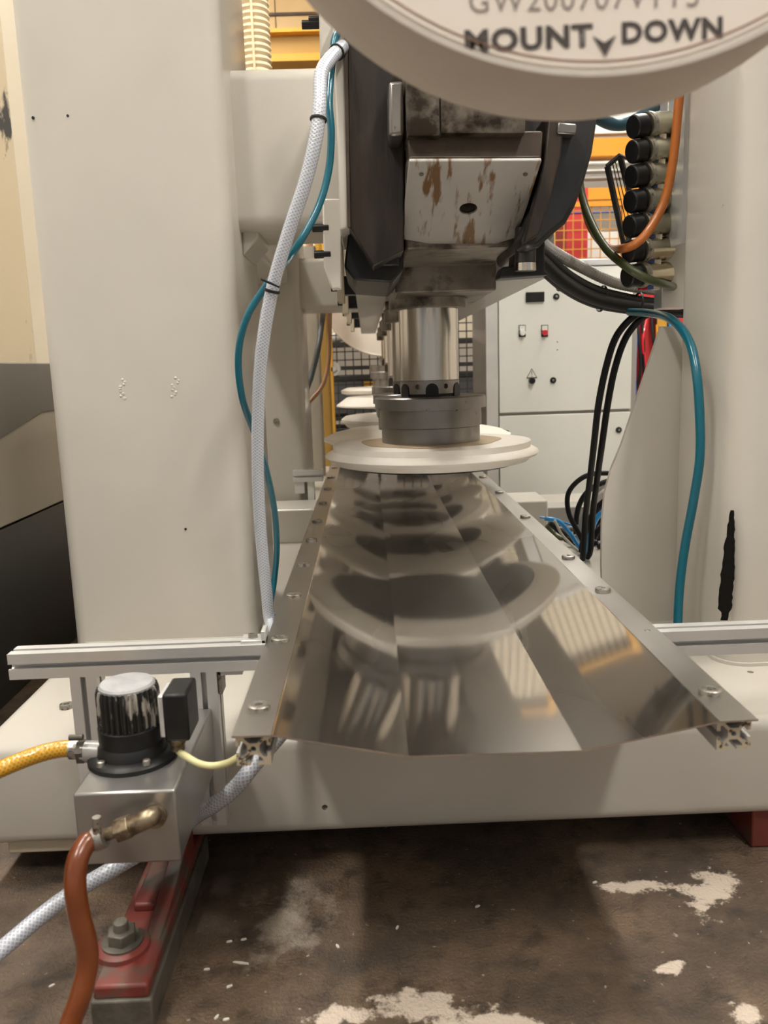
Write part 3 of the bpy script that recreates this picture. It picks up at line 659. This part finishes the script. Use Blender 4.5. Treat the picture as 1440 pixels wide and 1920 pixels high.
# upright wheel near the camera and its twin at the far end
def wheel(cx, cy, cz, R, T, label, full):
    t = thing('grinding_disc', label, 'grinding disc', (cx, cy+T/2, cz-R), 'upright grinding discs')
    obj('rim', MB().lathe([(0, .003), (R*.972, .003), (R*.977, 0), (R*.990, 0), (R, .005), (R, T-.006), (R*.98, T), (0, T)], (cx, cy, cz), 128, axis=1), WHEELM if full else PAPER, t, angle=40)
    if full:
        lb = obj('paper_label', MB().lathe([(0, .002), (R*.966, .002), (R*.966, .0045)], (cx, cy, cz), 128, axis=1), PAPER, t)
        obj('printed_ring', MB().lathe([(R*.950, .0021), (R*.950, .0014), (R*.953, .0014), (R*.953, .0021)], (cx, cy, cz), 128, axis=1), INKB, lb)
        def text(nm, body, x0, y0, x1, y1, hpx, off, m):
            a, b = P(x0, y0, cy+.0015), P(x1, y1, cy+.0015)
            cu = bpy.data.curves.new(nm, 'FONT'); cu.body = body; cu.size = 1; cu.offset = off; cu.space_character = 1.1; cu.resolution_u = 3
            ob = bpy.data.objects.new(nm+'_src', cu); COL.objects.link(ob); bpy.context.view_layer.update()
            me = bpy.data.meshes.new_from_object(ob.evaluated_get(bpy.context.evaluated_depsgraph_get())); bpy.data.objects.remove(ob)
            xs = [v.co.x for v in me.vertices]; ys = [v.co.y for v in me.vertices]
            sx = (b-a).length/(max(xs)-min(xs)); sy = (P(x0, y0-hpx, cy).z-a.z)/(max(ys)-min(ys)); ang = math.atan2(b.z-a.z, b.x-a.x); mnx, mny = min(xs), min(ys)
            for v in me.vertices:
                X, Z = (v.co.x-mnx)*sx, (v.co.y-mny)*sy
                v.co = (X*math.cos(ang)-Z*math.sin(ang), 0, X*math.sin(ang)+Z*math.cos(ang))
            return link(nm, me, m, a, lb, smooth=False)
        text('lettering', 'MOUNT', 872, 101, 1112, 88, 47, .042, INK)
        text('lettering', 'DOWN', 1166, 83, 1355, 72, 44, .042, INK)
        text('lettering', 'GW200707V1T5', 880, 24, 1310, 12, 46, -.002, INKG)
        tri = [(1112, 68), (1133, 80), (1155, 66), (1135, 106)]
        obj('arrow_mark', MB().prism([(lambda q: (q.x, q.z))(P(x, y, cy+.0015)) for x, y in tri], 1, cy+.0012, cy+.0022), INK, lb)
        obj('hub', MB().lathe([(0, -.02), (.06, -.02), (.07, -.01), (.07, T+.03), (0, T+.03)], (cx, cy, cz), 40, axis=1), CHUCK, t)
        obj('hanger', MB().cyl((cx, cy+T+.02, cz), (cx, cy+T+.02, 5.21), .018, n=16), CHUCK, t)
    else:
        obj('stand', MB().box((cx-.05, cy+T*.4, 0), (cx+.05, cy+T*.9, cz)), GREYP, t)
    return t
wheel(.166, .60, H+.453, .267, .10, 'big cream grinding wheel with printed paper label hanging before the head', True)
q = P(722, 545, 5.5)
wheel(q.x, 5.5, q.z, 118*5.5/FPX, .06, 'white wheel at the far end behind the carrier rail', False)

# ================================================================== right side: valve bank, cabinet, cables
t = thing('valve_bank', 'steel plate with seven black capped valve cylinders beside the scraped column', 'valve bank', (.7, 1.82, 1.0))
pp = [(1254, 150), (1302, 150), (1290, 578), (1240, 578)]
px_prism('back_plate', pp, 1.86, .05, ALU, t, .002)
obj('bracket_arm', MB().box((.66, 1.765, 1.05), (.74, 1.90, 1.40)), ALU, t)
for k in range(7):
    y = 238+k*46.8; x = 1196-k*1.9
    a, b, c = P(x-10, y, 1.80), P(x+12, y-3, 1.81), P(x+15, y-3, 1.81); d = P(x+62, y-6, 1.855)
    obj('cap', MB().cyl(a, b, .0235, n=24), BLACK, t, .003)
    cy_ = obj('cylinder', MB().cyl(b, d, .0252, n=28), OLIVEM, t); obj('collar', MB().cyl(c, c+(d-c)*.12, .0268, n=28), WASH, cy_)
    for s, m_ in ((20, LEDR), (32, BLUEP), (44, CREAM)):
        q = P(x+s, y+20, 1.83); obj('connector', MB().box((q.x-.007, 1.82, q.z-.005), (q.x+.007, 1.84, q.z+.005)), m_, t)

CY = 3.9
t = thing('electrical_cabinet', 'tall pale electrical cabinet with control buttons behind the tray', 'cabinet', (.95, 4.2, 0))
cx0, cx1 = P(912, 700, CY).x, P(1196, 700, CY).x
zs_ = P(1060, 773, CY).z
ctop = P(1100, 486, CY).z; dtop = P(1100, 500, CY).z
obj('carcass', MB().box((cx0, CY+.02, 0), (cx1, CY+.5, ctop-.004)), GREYP, t, .006)
obj('top_profile', MB().box((cx0, CY-.004, dtop+.004), (cx1, CY+.1, ctop)), ALU, t, .003)
dx0, dx1 = P(936, 700, CY).x, P(1184, 700, CY).x
d1 = obj('door', MB().box((dx0, CY, zs_+.006), (dx1, CY+.022, dtop)), CABW, t, .003)
d2 = obj('door', MB().box((dx0, CY, .05), (dx1, CY+.022, zs_-.008)), CABW, t, .003)
obj('frame_strip', MB().box((cx0, CY+.004, 0), (dx0-.004, CY+.022, dtop)), ALU, t, .002)
def stud(x, y, r, m, par, nm, dpt=.02):
    q = P(x, y, CY); return obj(nm, MB().lathe([(0, -dpt), (r*.85, -dpt), (r, -dpt+.004), (r, .001)], (q.x, CY, q.z), 24, axis=1), m, par)
q = P(1003, 557, CY); obj('meter', MB().box((q.x-.042, CY-.012, q.z-.022), (q.x+.042, CY+.002, q.z+.022)), BLACK, d1, .002)
for x, y, dd in ((1043, 556, d1), (1037, 713, d1), (997, 714, d1), (950, 812, d2), (1160, 806, d2)):
    o = stud(x, y, .0145, BLACK, dd, 'lock', .008 if x != 997 else .02)
    if x != 997: stud(x, y, .006, WASH, dd, 'lock_slot', .010)
for x, m_ in ((979, LEDW), (1021, LEDR)):
    q = P(x, 621, CY); obj('button_plate', MB().box((q.x-.016, CY-.004, q.z-.026), (q.x+.016, CY+.001, q.z+.028)), BLACK, d1, .001)
    obj('button_tag', MB().box((q.x-.013, CY-.005, q.z+.004), (q.x+.013, CY-.003, q.z+.025)), CABW, d1)
    stud(x, 624, .0135, m_, d1, 'button', .022)
for x, y in ((1045, 641), (1045, 656)): stud(x, y, .003, HOLE, d1, 'pin', .002)
q = P(997, 701, CY); s = .026
w1 = obj('warning_sign', MB().prism([(q.x-s, q.z-s*.8), (q.x+s, q.z-s*.8), (q.x, q.z+s)], 1, CY-.0015, CY+.001), INK, d1)
s2 = s*.78; obj('sign_face', MB().prism([(q.x-s2, q.z-s2*.78), (q.x+s2, q.z-s2*.78), (q.x, q.z+s2*.95)], 1, CY-.0022, CY-.001), CABW, w1)
obj('sign_mark', MB().prism([(q.x-.001, q.z-.006), (q.x+.001, q.z-.006), (q.x+.0022, q.z+.012), (q.x-.0022, q.z+.012)], 1, CY-.003, CY-.0018), INK, w1)
obj('sign_mark', MB().cyl((q.x, CY-.003, q.z-.012), (q.x, CY-.0018, q.z-.012), .0022, n=10), INK, w1)

# cables and hoses of the right side
t = thing('cable_bundle', 'thick black cable bundle sagging from the head to the scraped column', 'cables', P(1150, 575, 2.0))
for k, (dx, dy, dY) in enumerate(((0, 0, 0), (4, -11, .015), (-3, 9, .02), (2, -3, .035), (0, 4, -.014))):
    obj('cable', MB().sweep(smoothpath([P(985+dx, 455+dy, 1.78+dY), P(1015+dx, 488+dy, 1.86+dY), P(1060+dx, 528+dy, 1.93+dY), P(1115+dx, 557+dy, 2.0+dY), P(1185+dx, 572+dy*.8, 2.05+dY), P(1240+dx, 578+dy*.7, 2.08+dY), P(1285+dx, 580+dy*.7, 2.12+dY)]), .0135, 12), RUBBER, t, recalc=False, angle=80)
for x, y in ((1195, 573), (1128, 560), (1052, 521)): obj('cable_tie', ring(P(x, y, 2.04), Vector((1, .1, -.15)), .030, .002), BLACK, t)
cp = smoothpath([P(1008, 447, 1.87), P(1035, 470, 1.9), P(1090, 501, 1.975), P(1150, 529, 2.03), P(1210, 541, 2.07), P(1270, 546, 2.11)], 26)
o = obj('corrugated_conduit', MB().sweep(cp, [.0135 if i % 2 else .0112 for i in range(len(cp))], 12), CONDUIT, recalc=False, angle=20); tag(o, 'grey corrugated conduit lying on the black cable bundle', 'conduit')
for k, dx in enumerate((0, 19)):
    yo = .022*k
    bc = hose('black_cable', [P(1212+dx, 584, 2.075+yo), P(1185+dx, 596, 2.05+yo), P(1155+dx, 632, 2.04+yo), P(1136+dx*.9, 690, 2.05+yo), P(1122+dx*.9, 760, 2.08+yo), P(1114+dx*.8, 830, 2.12+yo), P(1106+dx*.7, 900, 2.2+yo), P(1098+dx*.7, 965, 2.28+yo), P(1094+dx*.7, 1030, 2.31+yo), Vector((P(1094+dx*.7, 1040, 2.32).x, 2.33+yo, B1+.0085))], .0085, RUBBER,
         'black cable hanging in a pair from the sagging bundle', 'cable', group='hanging pair of black cables')
hose('teal_hose', [P(1180, 585, 2.0), P(1225, 588, 1.85), P(1262, 601, 1.68), P(1292, 640, 1.60), P(1306, 700, 1.56), P(1312, 780, 1.55), P(1312, 860, 1.55), P(1300, 940, 1.56), P(1285, 1020, 1.57), P(1275, 1095, 1.57), P(1271, 1165, 1.565), Vector((P(1270, 1185, 1.56).x, 1.555, B1+.007))], .0088, TEAL, 'thick teal hose hanging along the scraped column', 'hose')
hose('orange_hose', [P(1282, 110, 1.72), P(1272, 200, 1.73), P(1262, 300, 1.735), P(1246, 375, 1.74), P(1218, 430, 1.738), P(1192, 457, 1.735), P(1168, 466, 1.745), P(1146, 466, 1.90), P(1125, 452, 1.99), P(1105, 420, 2.04), P(1092, 370, 2.07)], .009, ORH, 'orange hose looping in front of the valve cylinders', 'hose')
hose('olive_hose', [P(1082, 300, 1.96), P(1092, 370, 1.93), P(1112, 425, 1.86), P(1138, 468, 1.80), P(1175, 500, 1.745), P(1212, 522, 1.735), P(1245, 533, 1.775), P(1262, 538, 1.865)], .0088, GREENH, 'dark olive hose curving below the orange loop', 'hose')
hose('blue_hose', [P(1110, 215, 1.98), P(1150, 233, 2.0), P(1190, 226, 2.0), P(1240, 190, 2.0)], .014, mat('dark_blue_hose', (.02, .075, .11), .35), 'dark blue hose above the valve cylinders', 'hose')
t = thing('grille_frame', 'tilted black frame with thin wires left of the valve cylinders', 'frame', P(1165, 460, 2.3))
cs = [P(1138, 312, 2.3), P(1163, 291, 2.3), P(1196, 420, 2.36), P(1170, 462, 2.36)]
for a, b in ((0, 1), (1, 2), (2, 3), (3, 0)): obj('bar', MB().cyl(cs[a], cs[b], .007, n=6), BLACK, t)
for k in range(1, 5):
    u = k/5; obj('wire', MB().cyl(cs[0].lerp(cs[1], u), cs[3].lerp(cs[2], u), .0013, n=6), BLACK, t)
obj('stay_rod', MB().cyl(cs[1], P(1250, 330, 1.9), .004, n=8), BLACK, t)
# heap of cables on the base behind the tray
heap = [
    ([(1190, 888), (1168, 888), (1105, 890), (1068, 920), (1066, 960), (1085, 1000), (1105, 1040)], 2.35, .0075, RUBBER, 'black cable looping out of the heap under the hanging pair'),
    ([(1165, 905), (1125, 930), (1098, 965), (1085, 1010), (1080, 1060)], 2.45, .011, CONDUIT, 'grey cable arching over the cable heap'),
    ([(1165, 925), (1128, 945), (1102, 985), (1092, 1030), (1094, 1080)], 2.40, .011, RUBBER, 'black cable arching below the grey cable in the heap'),
    ([(1150, 950), (1120, 970), (1105, 1010), (1098, 1060), (1100, 1130)], 2.33, .008, BLUEH, 'bright blue hose arching over the cable heap'),
    ([(1022, 972), (1048, 978), (1070, 1002), (1090, 1030), (1110, 1075)], 2.42, .007, BLUEH, 'bright blue hose running down into the cable heap'),
    ([(1012, 970), (1040, 973), (1075, 985), (1110, 985)], 2.50, .003, BLUEH, 'thin blue wire crossing the cable heap'),
    ([(1030, 980), (1055, 1000), (1082, 1025), (1120, 1070)], 2.47, .009, RUBBER, 'black cable beside the blue hose in the heap'),
    ([(1025, 985), (1045, 1012), (1075, 1045), (1110, 1085)], 2.52, .008, GREENH, 'olive cable low in the cable heap'),
    ([(1160, 950), (1130, 985), (1122, 1020), (1135, 1060)], 2.50, .010, RUBBER, 'black cable coiled against the gusset plate'),
    ([(1165, 980), (1140, 1005), (1125, 1040), (1128, 1075)], 2.55, .009, CONDUIT, 'grey cable coiled against the gusset plate'),
    ([(1170, 940), (1148, 965), (1140, 1000), (1150, 1050)], 2.6, .012, mat('steel_braid', (.45, .43, .4), .35, .7), 'steel braided hose behind the cable heap'),
    ([(1155, 960), (1128, 972), (1108, 1000), (1100, 1045), (1104, 1100)], 2.62, .009, RUBBER, 'black cable low beside the blue arch of the heap'),
    ([(1030, 985), (1062, 1000), (1095, 1010), (1140, 1000)], 2.66, .008, RUBBER, 'black cable lying flat across the cable heap'),
    ([(1040, 1000), (1070, 1022), (1100, 1040), (1140, 1045)], 2.64, .009, GREYH, 'dark grey cable lying flat across the cable heap'),
    ([(1150, 1010), (1132, 1028), (1120, 1055), (1122, 1100)], 2.44, .010, RUBBER, 'black cable dropping behind the gusset plate'),
    ([(1060, 1010), (1078, 1032), (1098, 1062), (1118, 1100)], 2.46, .010, RUBBER, 'thick black cable beside the tray at the heap'),
    ([(1140, 905), (1122, 930), (1118, 965), (1128, 1000)], 2.68, .012, mat('bare_steel_hose', (.55, .52, .47), .3, .8), 'bare steel hose standing in the cable heap'),
    ([(1160, 895), (1110, 915), (1085, 950), (1080, 1000), (1090, 1050)], 2.55, .009, RUBBER, 'black cable arching highest over the cable heap'),
    ([(1150, 930), (1118, 950), (1095, 985), (1082, 1030), (1075, 1070)], 2.58, .007, mat('green_wire', (.05, .12, .03), .5), 'dark green wire among the cable heap'),
    ([(1145, 975), (1122, 995), (1110, 1030), (1112, 1075)], 2.46, .010, RUBBER, 'black cable turning down beside the blue arch'),
    ([(1040, 975), (1052, 1000), (1070, 1020), (1085, 1045)], 2.40, .004, mat('white_wire', (.6, .58, .5), .5), 'thin white wire at the near end of the cable heap'),
]
heap.sort(key=lambda h: h[1])
for hk, (pts, Y, r, m_, lb) in enumerate(heap):
    Y = 2.385+.0215*hk
    hose('loose_cable', [(lambda v: Vector((v.x, v.y, max(v.z, B1+r+.001))))(P(x, y, Y)) for x, y in pts], r, m_, lb, 'cable', n=10)
tag(obj('terminal_duct', MB().box((.62, 2.86, B1-.002), (1.2, 2.97, B1+.07)), GREYP, None, .004), 'grey duct under the cable heap on the base', 'duct')

# ================================================================== left side machine and its panels
SXL = -.95
t = thing('side_machine', 'dark machine enclosure with grey slab top beside the white column', 'machine', (SXL-.3, 2.0, 0))
zseam = PX(50, 970, SXL).z
obj('lower_panel', MB().box((SXL-.6, .7, 0), (SXL, 3.4, zseam-.004)), CHAR, t, .004)
a, b = PX(0, 824, SXL), PX(85, 770, SXL); zt = PX(40, 680, SXL).z
k = (b.z-a.z)/(b.y-a.y)
obj('middle_panel', MB().box((SXL-.6, .72, zseam), (SXL-.003, 3.38, zt-.03)), BEIGE, t, .004)
obj('slab', MB().prism([(.7, a.z+k*(.7-a.y)), (2.45, a.z+k*(2.45-a.y)), (3.4, a.z+k*(2.45-a.y)), (3.4, zt), (.7, zt)], 0, SXL-.62, SXL+.002), SLAB, t, .004)
tag(obj('white_post', MB().box((SXL-.11, 2.72, zt-.003), (SXL-.02, 2.85, 3.0)), CREAM, None, .004), 'slim cream white post standing on the grey slab', 'post')
p0, p1 = P(12, 100, 2.7), P(60, 640, 2.7)
tag(obj('worn_board', MB().box((SXL-.45, 2.95, zt-.003), (SXL-.04, 3.0, 2.6)), WORN, None, .003), 'worn cream board with black scuffs behind the slim post', 'board')

# ================================================================== things behind
def fence(name, x0, x1, Y, z0, z1, pitch, m, pm, label, r=.0022, posts=()):
    t = thing(name, label, 'fence', ((x0+x1)/2, Y, 0))
    mb = MB(); x = x0
    while x <= x1+1e-6: mb.box((x-r, Y-r, z0), (x+r, Y+r, z1)); x += pitch
    z = z0
    while z <= z1+1e-6: mb.box((x0, Y-r*1.5, z-r), (x1, Y+r*.5, z+r)); z += pitch
    o = obj('wire_mesh', mb, m, t, smooth=False); o['kind'] = 'stuff'
    for px in posts: obj('post', MB().box((px-.03, Y-.03, 0), (px+.03, Y+.03, z1+.03)), pm, t, .004)
    obj('top_rail', MB().box((x0, Y-.02, z1-.02), (x1, Y+.02, z1+.02)), pm, t)
    return t
q = P(622, 800, 6.0)
fence('wire_fence', q.x, 1.32, 6.0, .06, 2.6, .058, MESHM, YELLOW, 'dark wire mesh fence with yellow posts behind the spindle row', posts=(q.x, 1.32), r=.0042)
q = P(626, 692, 5.98); tag(obj('round_clip', MB().lathe([(0, -.01), (.02, -.01), (.022, 0), (.048, -.004), (.05, .01)], (q.x, 5.98, q.z), 24, axis=1), CONDUIT), 'round grey clip on the wire mesh fence', 'clip')
# pale wall panel and shelf rack behind the fence
tag(obj('wall_panel', MB().box((-1.4, 7.0, 1.0), (1.5, 7.06, 2.9)), CREAM, None, .004), 'pale cream partition panel behind the wire mesh fence', 'panel')
t = thing('shelf_rack', 'dark storage rack behind the wire mesh fence', 'rack', (.2, 6.6, 0))
for z in (.05, .42, .80, .98): obj('shelf', MB().box((-.55, 6.35, z), (1.0, 6.9, z+.03)), CHAR, t)
for x in (-.52, .95):
    for y in (6.37, 6.86): obj('upright', MB().box((x-.02, y-.02, 0), (x+.02, y+.02, 1.2)), CHAR, t)
for a_, b_, z, m_, lb in ((-.45, .9, .05, CHAR, 'black crate on the bottom shelf of the rack'), (-.45, .9, .45, GREYH, 'grey crate on the middle shelf of the rack')):
    t2 = thing('storage_crate', lb, 'crate', ((a_+b_)/2, 6.6, z+.03))
    obj('body', MB().box((a_, 6.36, z+.029), (b_, 6.85, z+.30)), m_, t2, .006); obj('rim', MB().box((a_-.01, 6.35, z+.27), (b_+.01, 6.86, z+.31)), CHAR, t2, .004)
    obj('tag', MB().box((-.02, 6.355, z+.2), (.05, 6.36, z+.26)), YELLOW, t2)
hose('grey_bag', [(-.25, 6.55, 1.045), (-.1, 6.5, 1.06), (.02, 6.52, 1.05)], .035, CONDUIT, 'crumpled grey bag lying on top of the rack', 'bag')
# hoses and pipes at the left behind the second portal
hose('grey_hose', [P(608, 520, 3.305), P(608, 560, 3.4), P(604, 600, 3.6), P(597, 650, 3.55), P(585, 700, 3.5), P(573, 735, 3.45), P(560, 760, 3.42)], .012, GREYH, 'dark grey hose hanging behind the second portal', 'hose')
hose('copper_hose', [P(624, 520, 3.305), P(619, 560, 3.44), P(618, 620, 3.62), P(616, 680, 3.62), P(606, 720, 3.58), P(588, 745, 3.54), P(568, 765, 3.51)], .009, COPPER, 'copper coloured hose hanging behind the second portal', 'hose')
for x, m_, lb in ((596, COPPER, 'copper brown pipe standing beside the ochre post'), (612, YELLOW, 'yellow pipe standing beside the ochre post')):
    a_ = P(x, 800, 5.3); tag(obj('standing_pipe', MB().cyl((a_.x, 5.3, B1-.003), (a_.x, 5.3, 2.0), .022, n=14), m_), lb, 'pipe')
# duct, yellow girder and tan panel in the gap above the left beam
d0 = P(477, 60, 3.4)
t = thing('bellows_duct', 'cream ribbed bellows duct above the white cross beam', 'duct', (d0.x, 3.4, 1.6))
mb = MB(); pr_ = []
zz = 1.5
while zz < 3.0: pr_ += [(.052, zz), (.060, zz+.009), (.060, zz+.013), (.052, zz+.022)]; zz += .022
obj('bellows', MB().lathe(pr_, (d0.x, 3.4, 0), 32), DUCT, t, angle=20); obj('seam', MB().box((d0.x-.004, 3.335, 1.5), (d0.x+.004, 3.345, 3.0)), DUCT, t)
obj('end_collar', MB().lathe([(.065, 2.95), (.065, 3.02), (.03, 3.02)], (d0.x, 3.4, 0), 32), GREYP, t)
obj('duct_post', MB().box((d0.x-.09, 3.42, B1), (d0.x-.065, 3.46, 3.0)), WHITE, t)
zb0, zb1 = P(560, 108, 7.6).z, P(560, 66, 7.6).z
t = thing('crane_girder', 'ochre crane girder crossing under the hall ceiling', 'girder', (0, 7.6, zb0))
obj('web', MB().box((-4, 7.6, zb0), (.9, 7.75, zb1)), OCHRE, t); obj('flange', MB().box((-4, 7.5, zb0-.06), (.9, 7.85, zb0)), YELLOW, t, .004); obj('flange', MB().box((-4, 7.52, zb1), (.9, 7.83, zb1+.03)), YELLOW, t)
t = thing('tan_cladding', 'tan cladding panels lit above the ochre girder', 'cladding', (-1.5, 8.4, 3.0))
for i in range(3): obj('panel', MB().box((-4+i*1.64, 8.4, zb0-.6), (-4+i*1.64+1.63, 8.45, 5.19)), TAN, t)
obj('seam_rail', MB().box((-4, 8.38, P(560, 25, 8.38).z-.012), (.9, 8.40, P(560, 25, 8.38).z+.012)), BROWN, t)
# right background
def bk(name, x0, y0, x1, y1, Y, dp, m, label, cat, floor=False):
    a, b = P(x0, y1, Y), P(x1, y0, Y)
    o = obj(name, MB().box((a.x, Y, 0 if floor else a.z), (b.x, Y+dp, b.z)), m, None, .004); tag(o, label, cat); return o
t = thing('overhead_frame', 'orange beams and white rails on posts behind the valve cylinders', 'frame', (2.6, 8.4, 0))
for x in (P(1010, 300, 8.4).x, P(1335, 300, 8.4).x): obj('post', MB().box((x-.06, 8.36, 0), (x+.06, 8.66, 3.4)), GREYP, t, .005)
def rail_(nm, y0, y1, Y, dp, m):
    a, b = P(1000, y1, Y), P(1345, y0, Y); obj(nm, MB().box((a.x, Y, a.z-.02), (b.x, Y+dp, b.z)), m, t, .004)
rail_('crane_beam', 252, 292, 8.3, .2, ORANGE); rail_('cladding_strip', 205, 250, 8.3, .1, CABW); rail_('rail', 296, 306, 8.25, .12, CABW); rail_('rail', 311, 320, 8.25, .12, CABW)
rail_('rail', 324, 334, 8.25, .12, GREYP); rail_('crane_beam', 345, 374, 8.3, .15, ORANGE)
bk('red_cabinet', 1062, 352, 1103, 490, 7.6, .5, REDP, 'red machine panel behind the orange wire fence', 'cabinet', True)
bk('blue_beam', 1070, 392, 1340, 398, 7.4, .06, BLUEP, 'thin blue rail behind the orange wire fence', 'rail')
bk('white_machine', 1092, 432, 1230, 700, 7.9, .5, CABW, 'white machine housing behind the orange wire fence', 'machine', True)
#bk('grey_machine', 1030, 486, 1260, 500, 5.6, .33, ALU, 'grey metal ledge behind the corrugated conduit', 'ledge')
#bk('white_counter', 1030, 500, 1270, 700, 5.65, .28, CABW, 'white counter front behind the corrugated conduit', 'counter', True)
a_, b_ = P(1040, 480, 7.0), P(1340, 376, 7.0)
fence('orange_fence', a_.x, b_.x, 7.0, .06, b_.z, .075, MESHO, ORANGE, 'orange wire mesh fence seen under the orange beam', r=.004, posts=(P(1172, 450, 7).x,))
# red and yellow clutter seen in the slot beside the cabinet
t = thing('tool_panel', 'red panel hung with coloured cables beside the pale cabinet', 'panel', (1.6, 5.0, 0))
a_, b_ = P(1190, 760, 5.0), P(1290, 560, 5.0)
obj('board', MB().box((a_.x-.05, 5.0, 0), (b_.x, 5.05, b_.z+.25)), REDP, t)
for k in range(9):
    x = a_.x-.02+k*.026; zc2 = random.uniform(.75, 1.0)
    obj('cable', MB().sweep(smoothpath([(x, 4.98, zc2+.25), (x+random.uniform(-.03, .03), 4.96, zc2+.1), (x+random.uniform(-.04, .04), 4.96, zc2-.1), (x, 4.98, zc2-.28)], 5), .010, 8), [BLACK, BLUEP, RUBBER, LEDR, BLACK, ORANGE, RUBBER, BLUEH, BLACK][k], t)
obj('yellow_strip', MB().box((P(1232, 620, 4.95).x, 4.95, .6), (P(1250, 620, 4.95).x, 4.97, 1.4)), YELLOW, t)

# ================================================================== flakes on the floor
for x, y in ((452, 1806), (633, 1775), (430, 1766), (457, 1762), (97, 1849), (430, 1850), (406, 1908), (424, 1912), (388, 1818), (895, 1700), (1115, 1655), (745, 1740)):
    q = PZ(x, y, 0); L_ = .0042 if x != 452 else .012; an = random.uniform(0, PI) if x != 452 else -.25
    c, s = math.cos(an), math.sin(an); pl = [(-L_, -.0012), (0, -.002), (L_, -.001), (L_*.9, .0013), (0, .0018), (-L_*.8, .0012)]
    tag(obj('paint_flake', MB().prism([(q.x+u*c-v*s, q.y+u*s+v*c) for u, v in pl], 2, -.0003, .0016), FLAKE), 'tiny white paint flake lying on the brown floor', 'flake', 'white flakes on the floor')
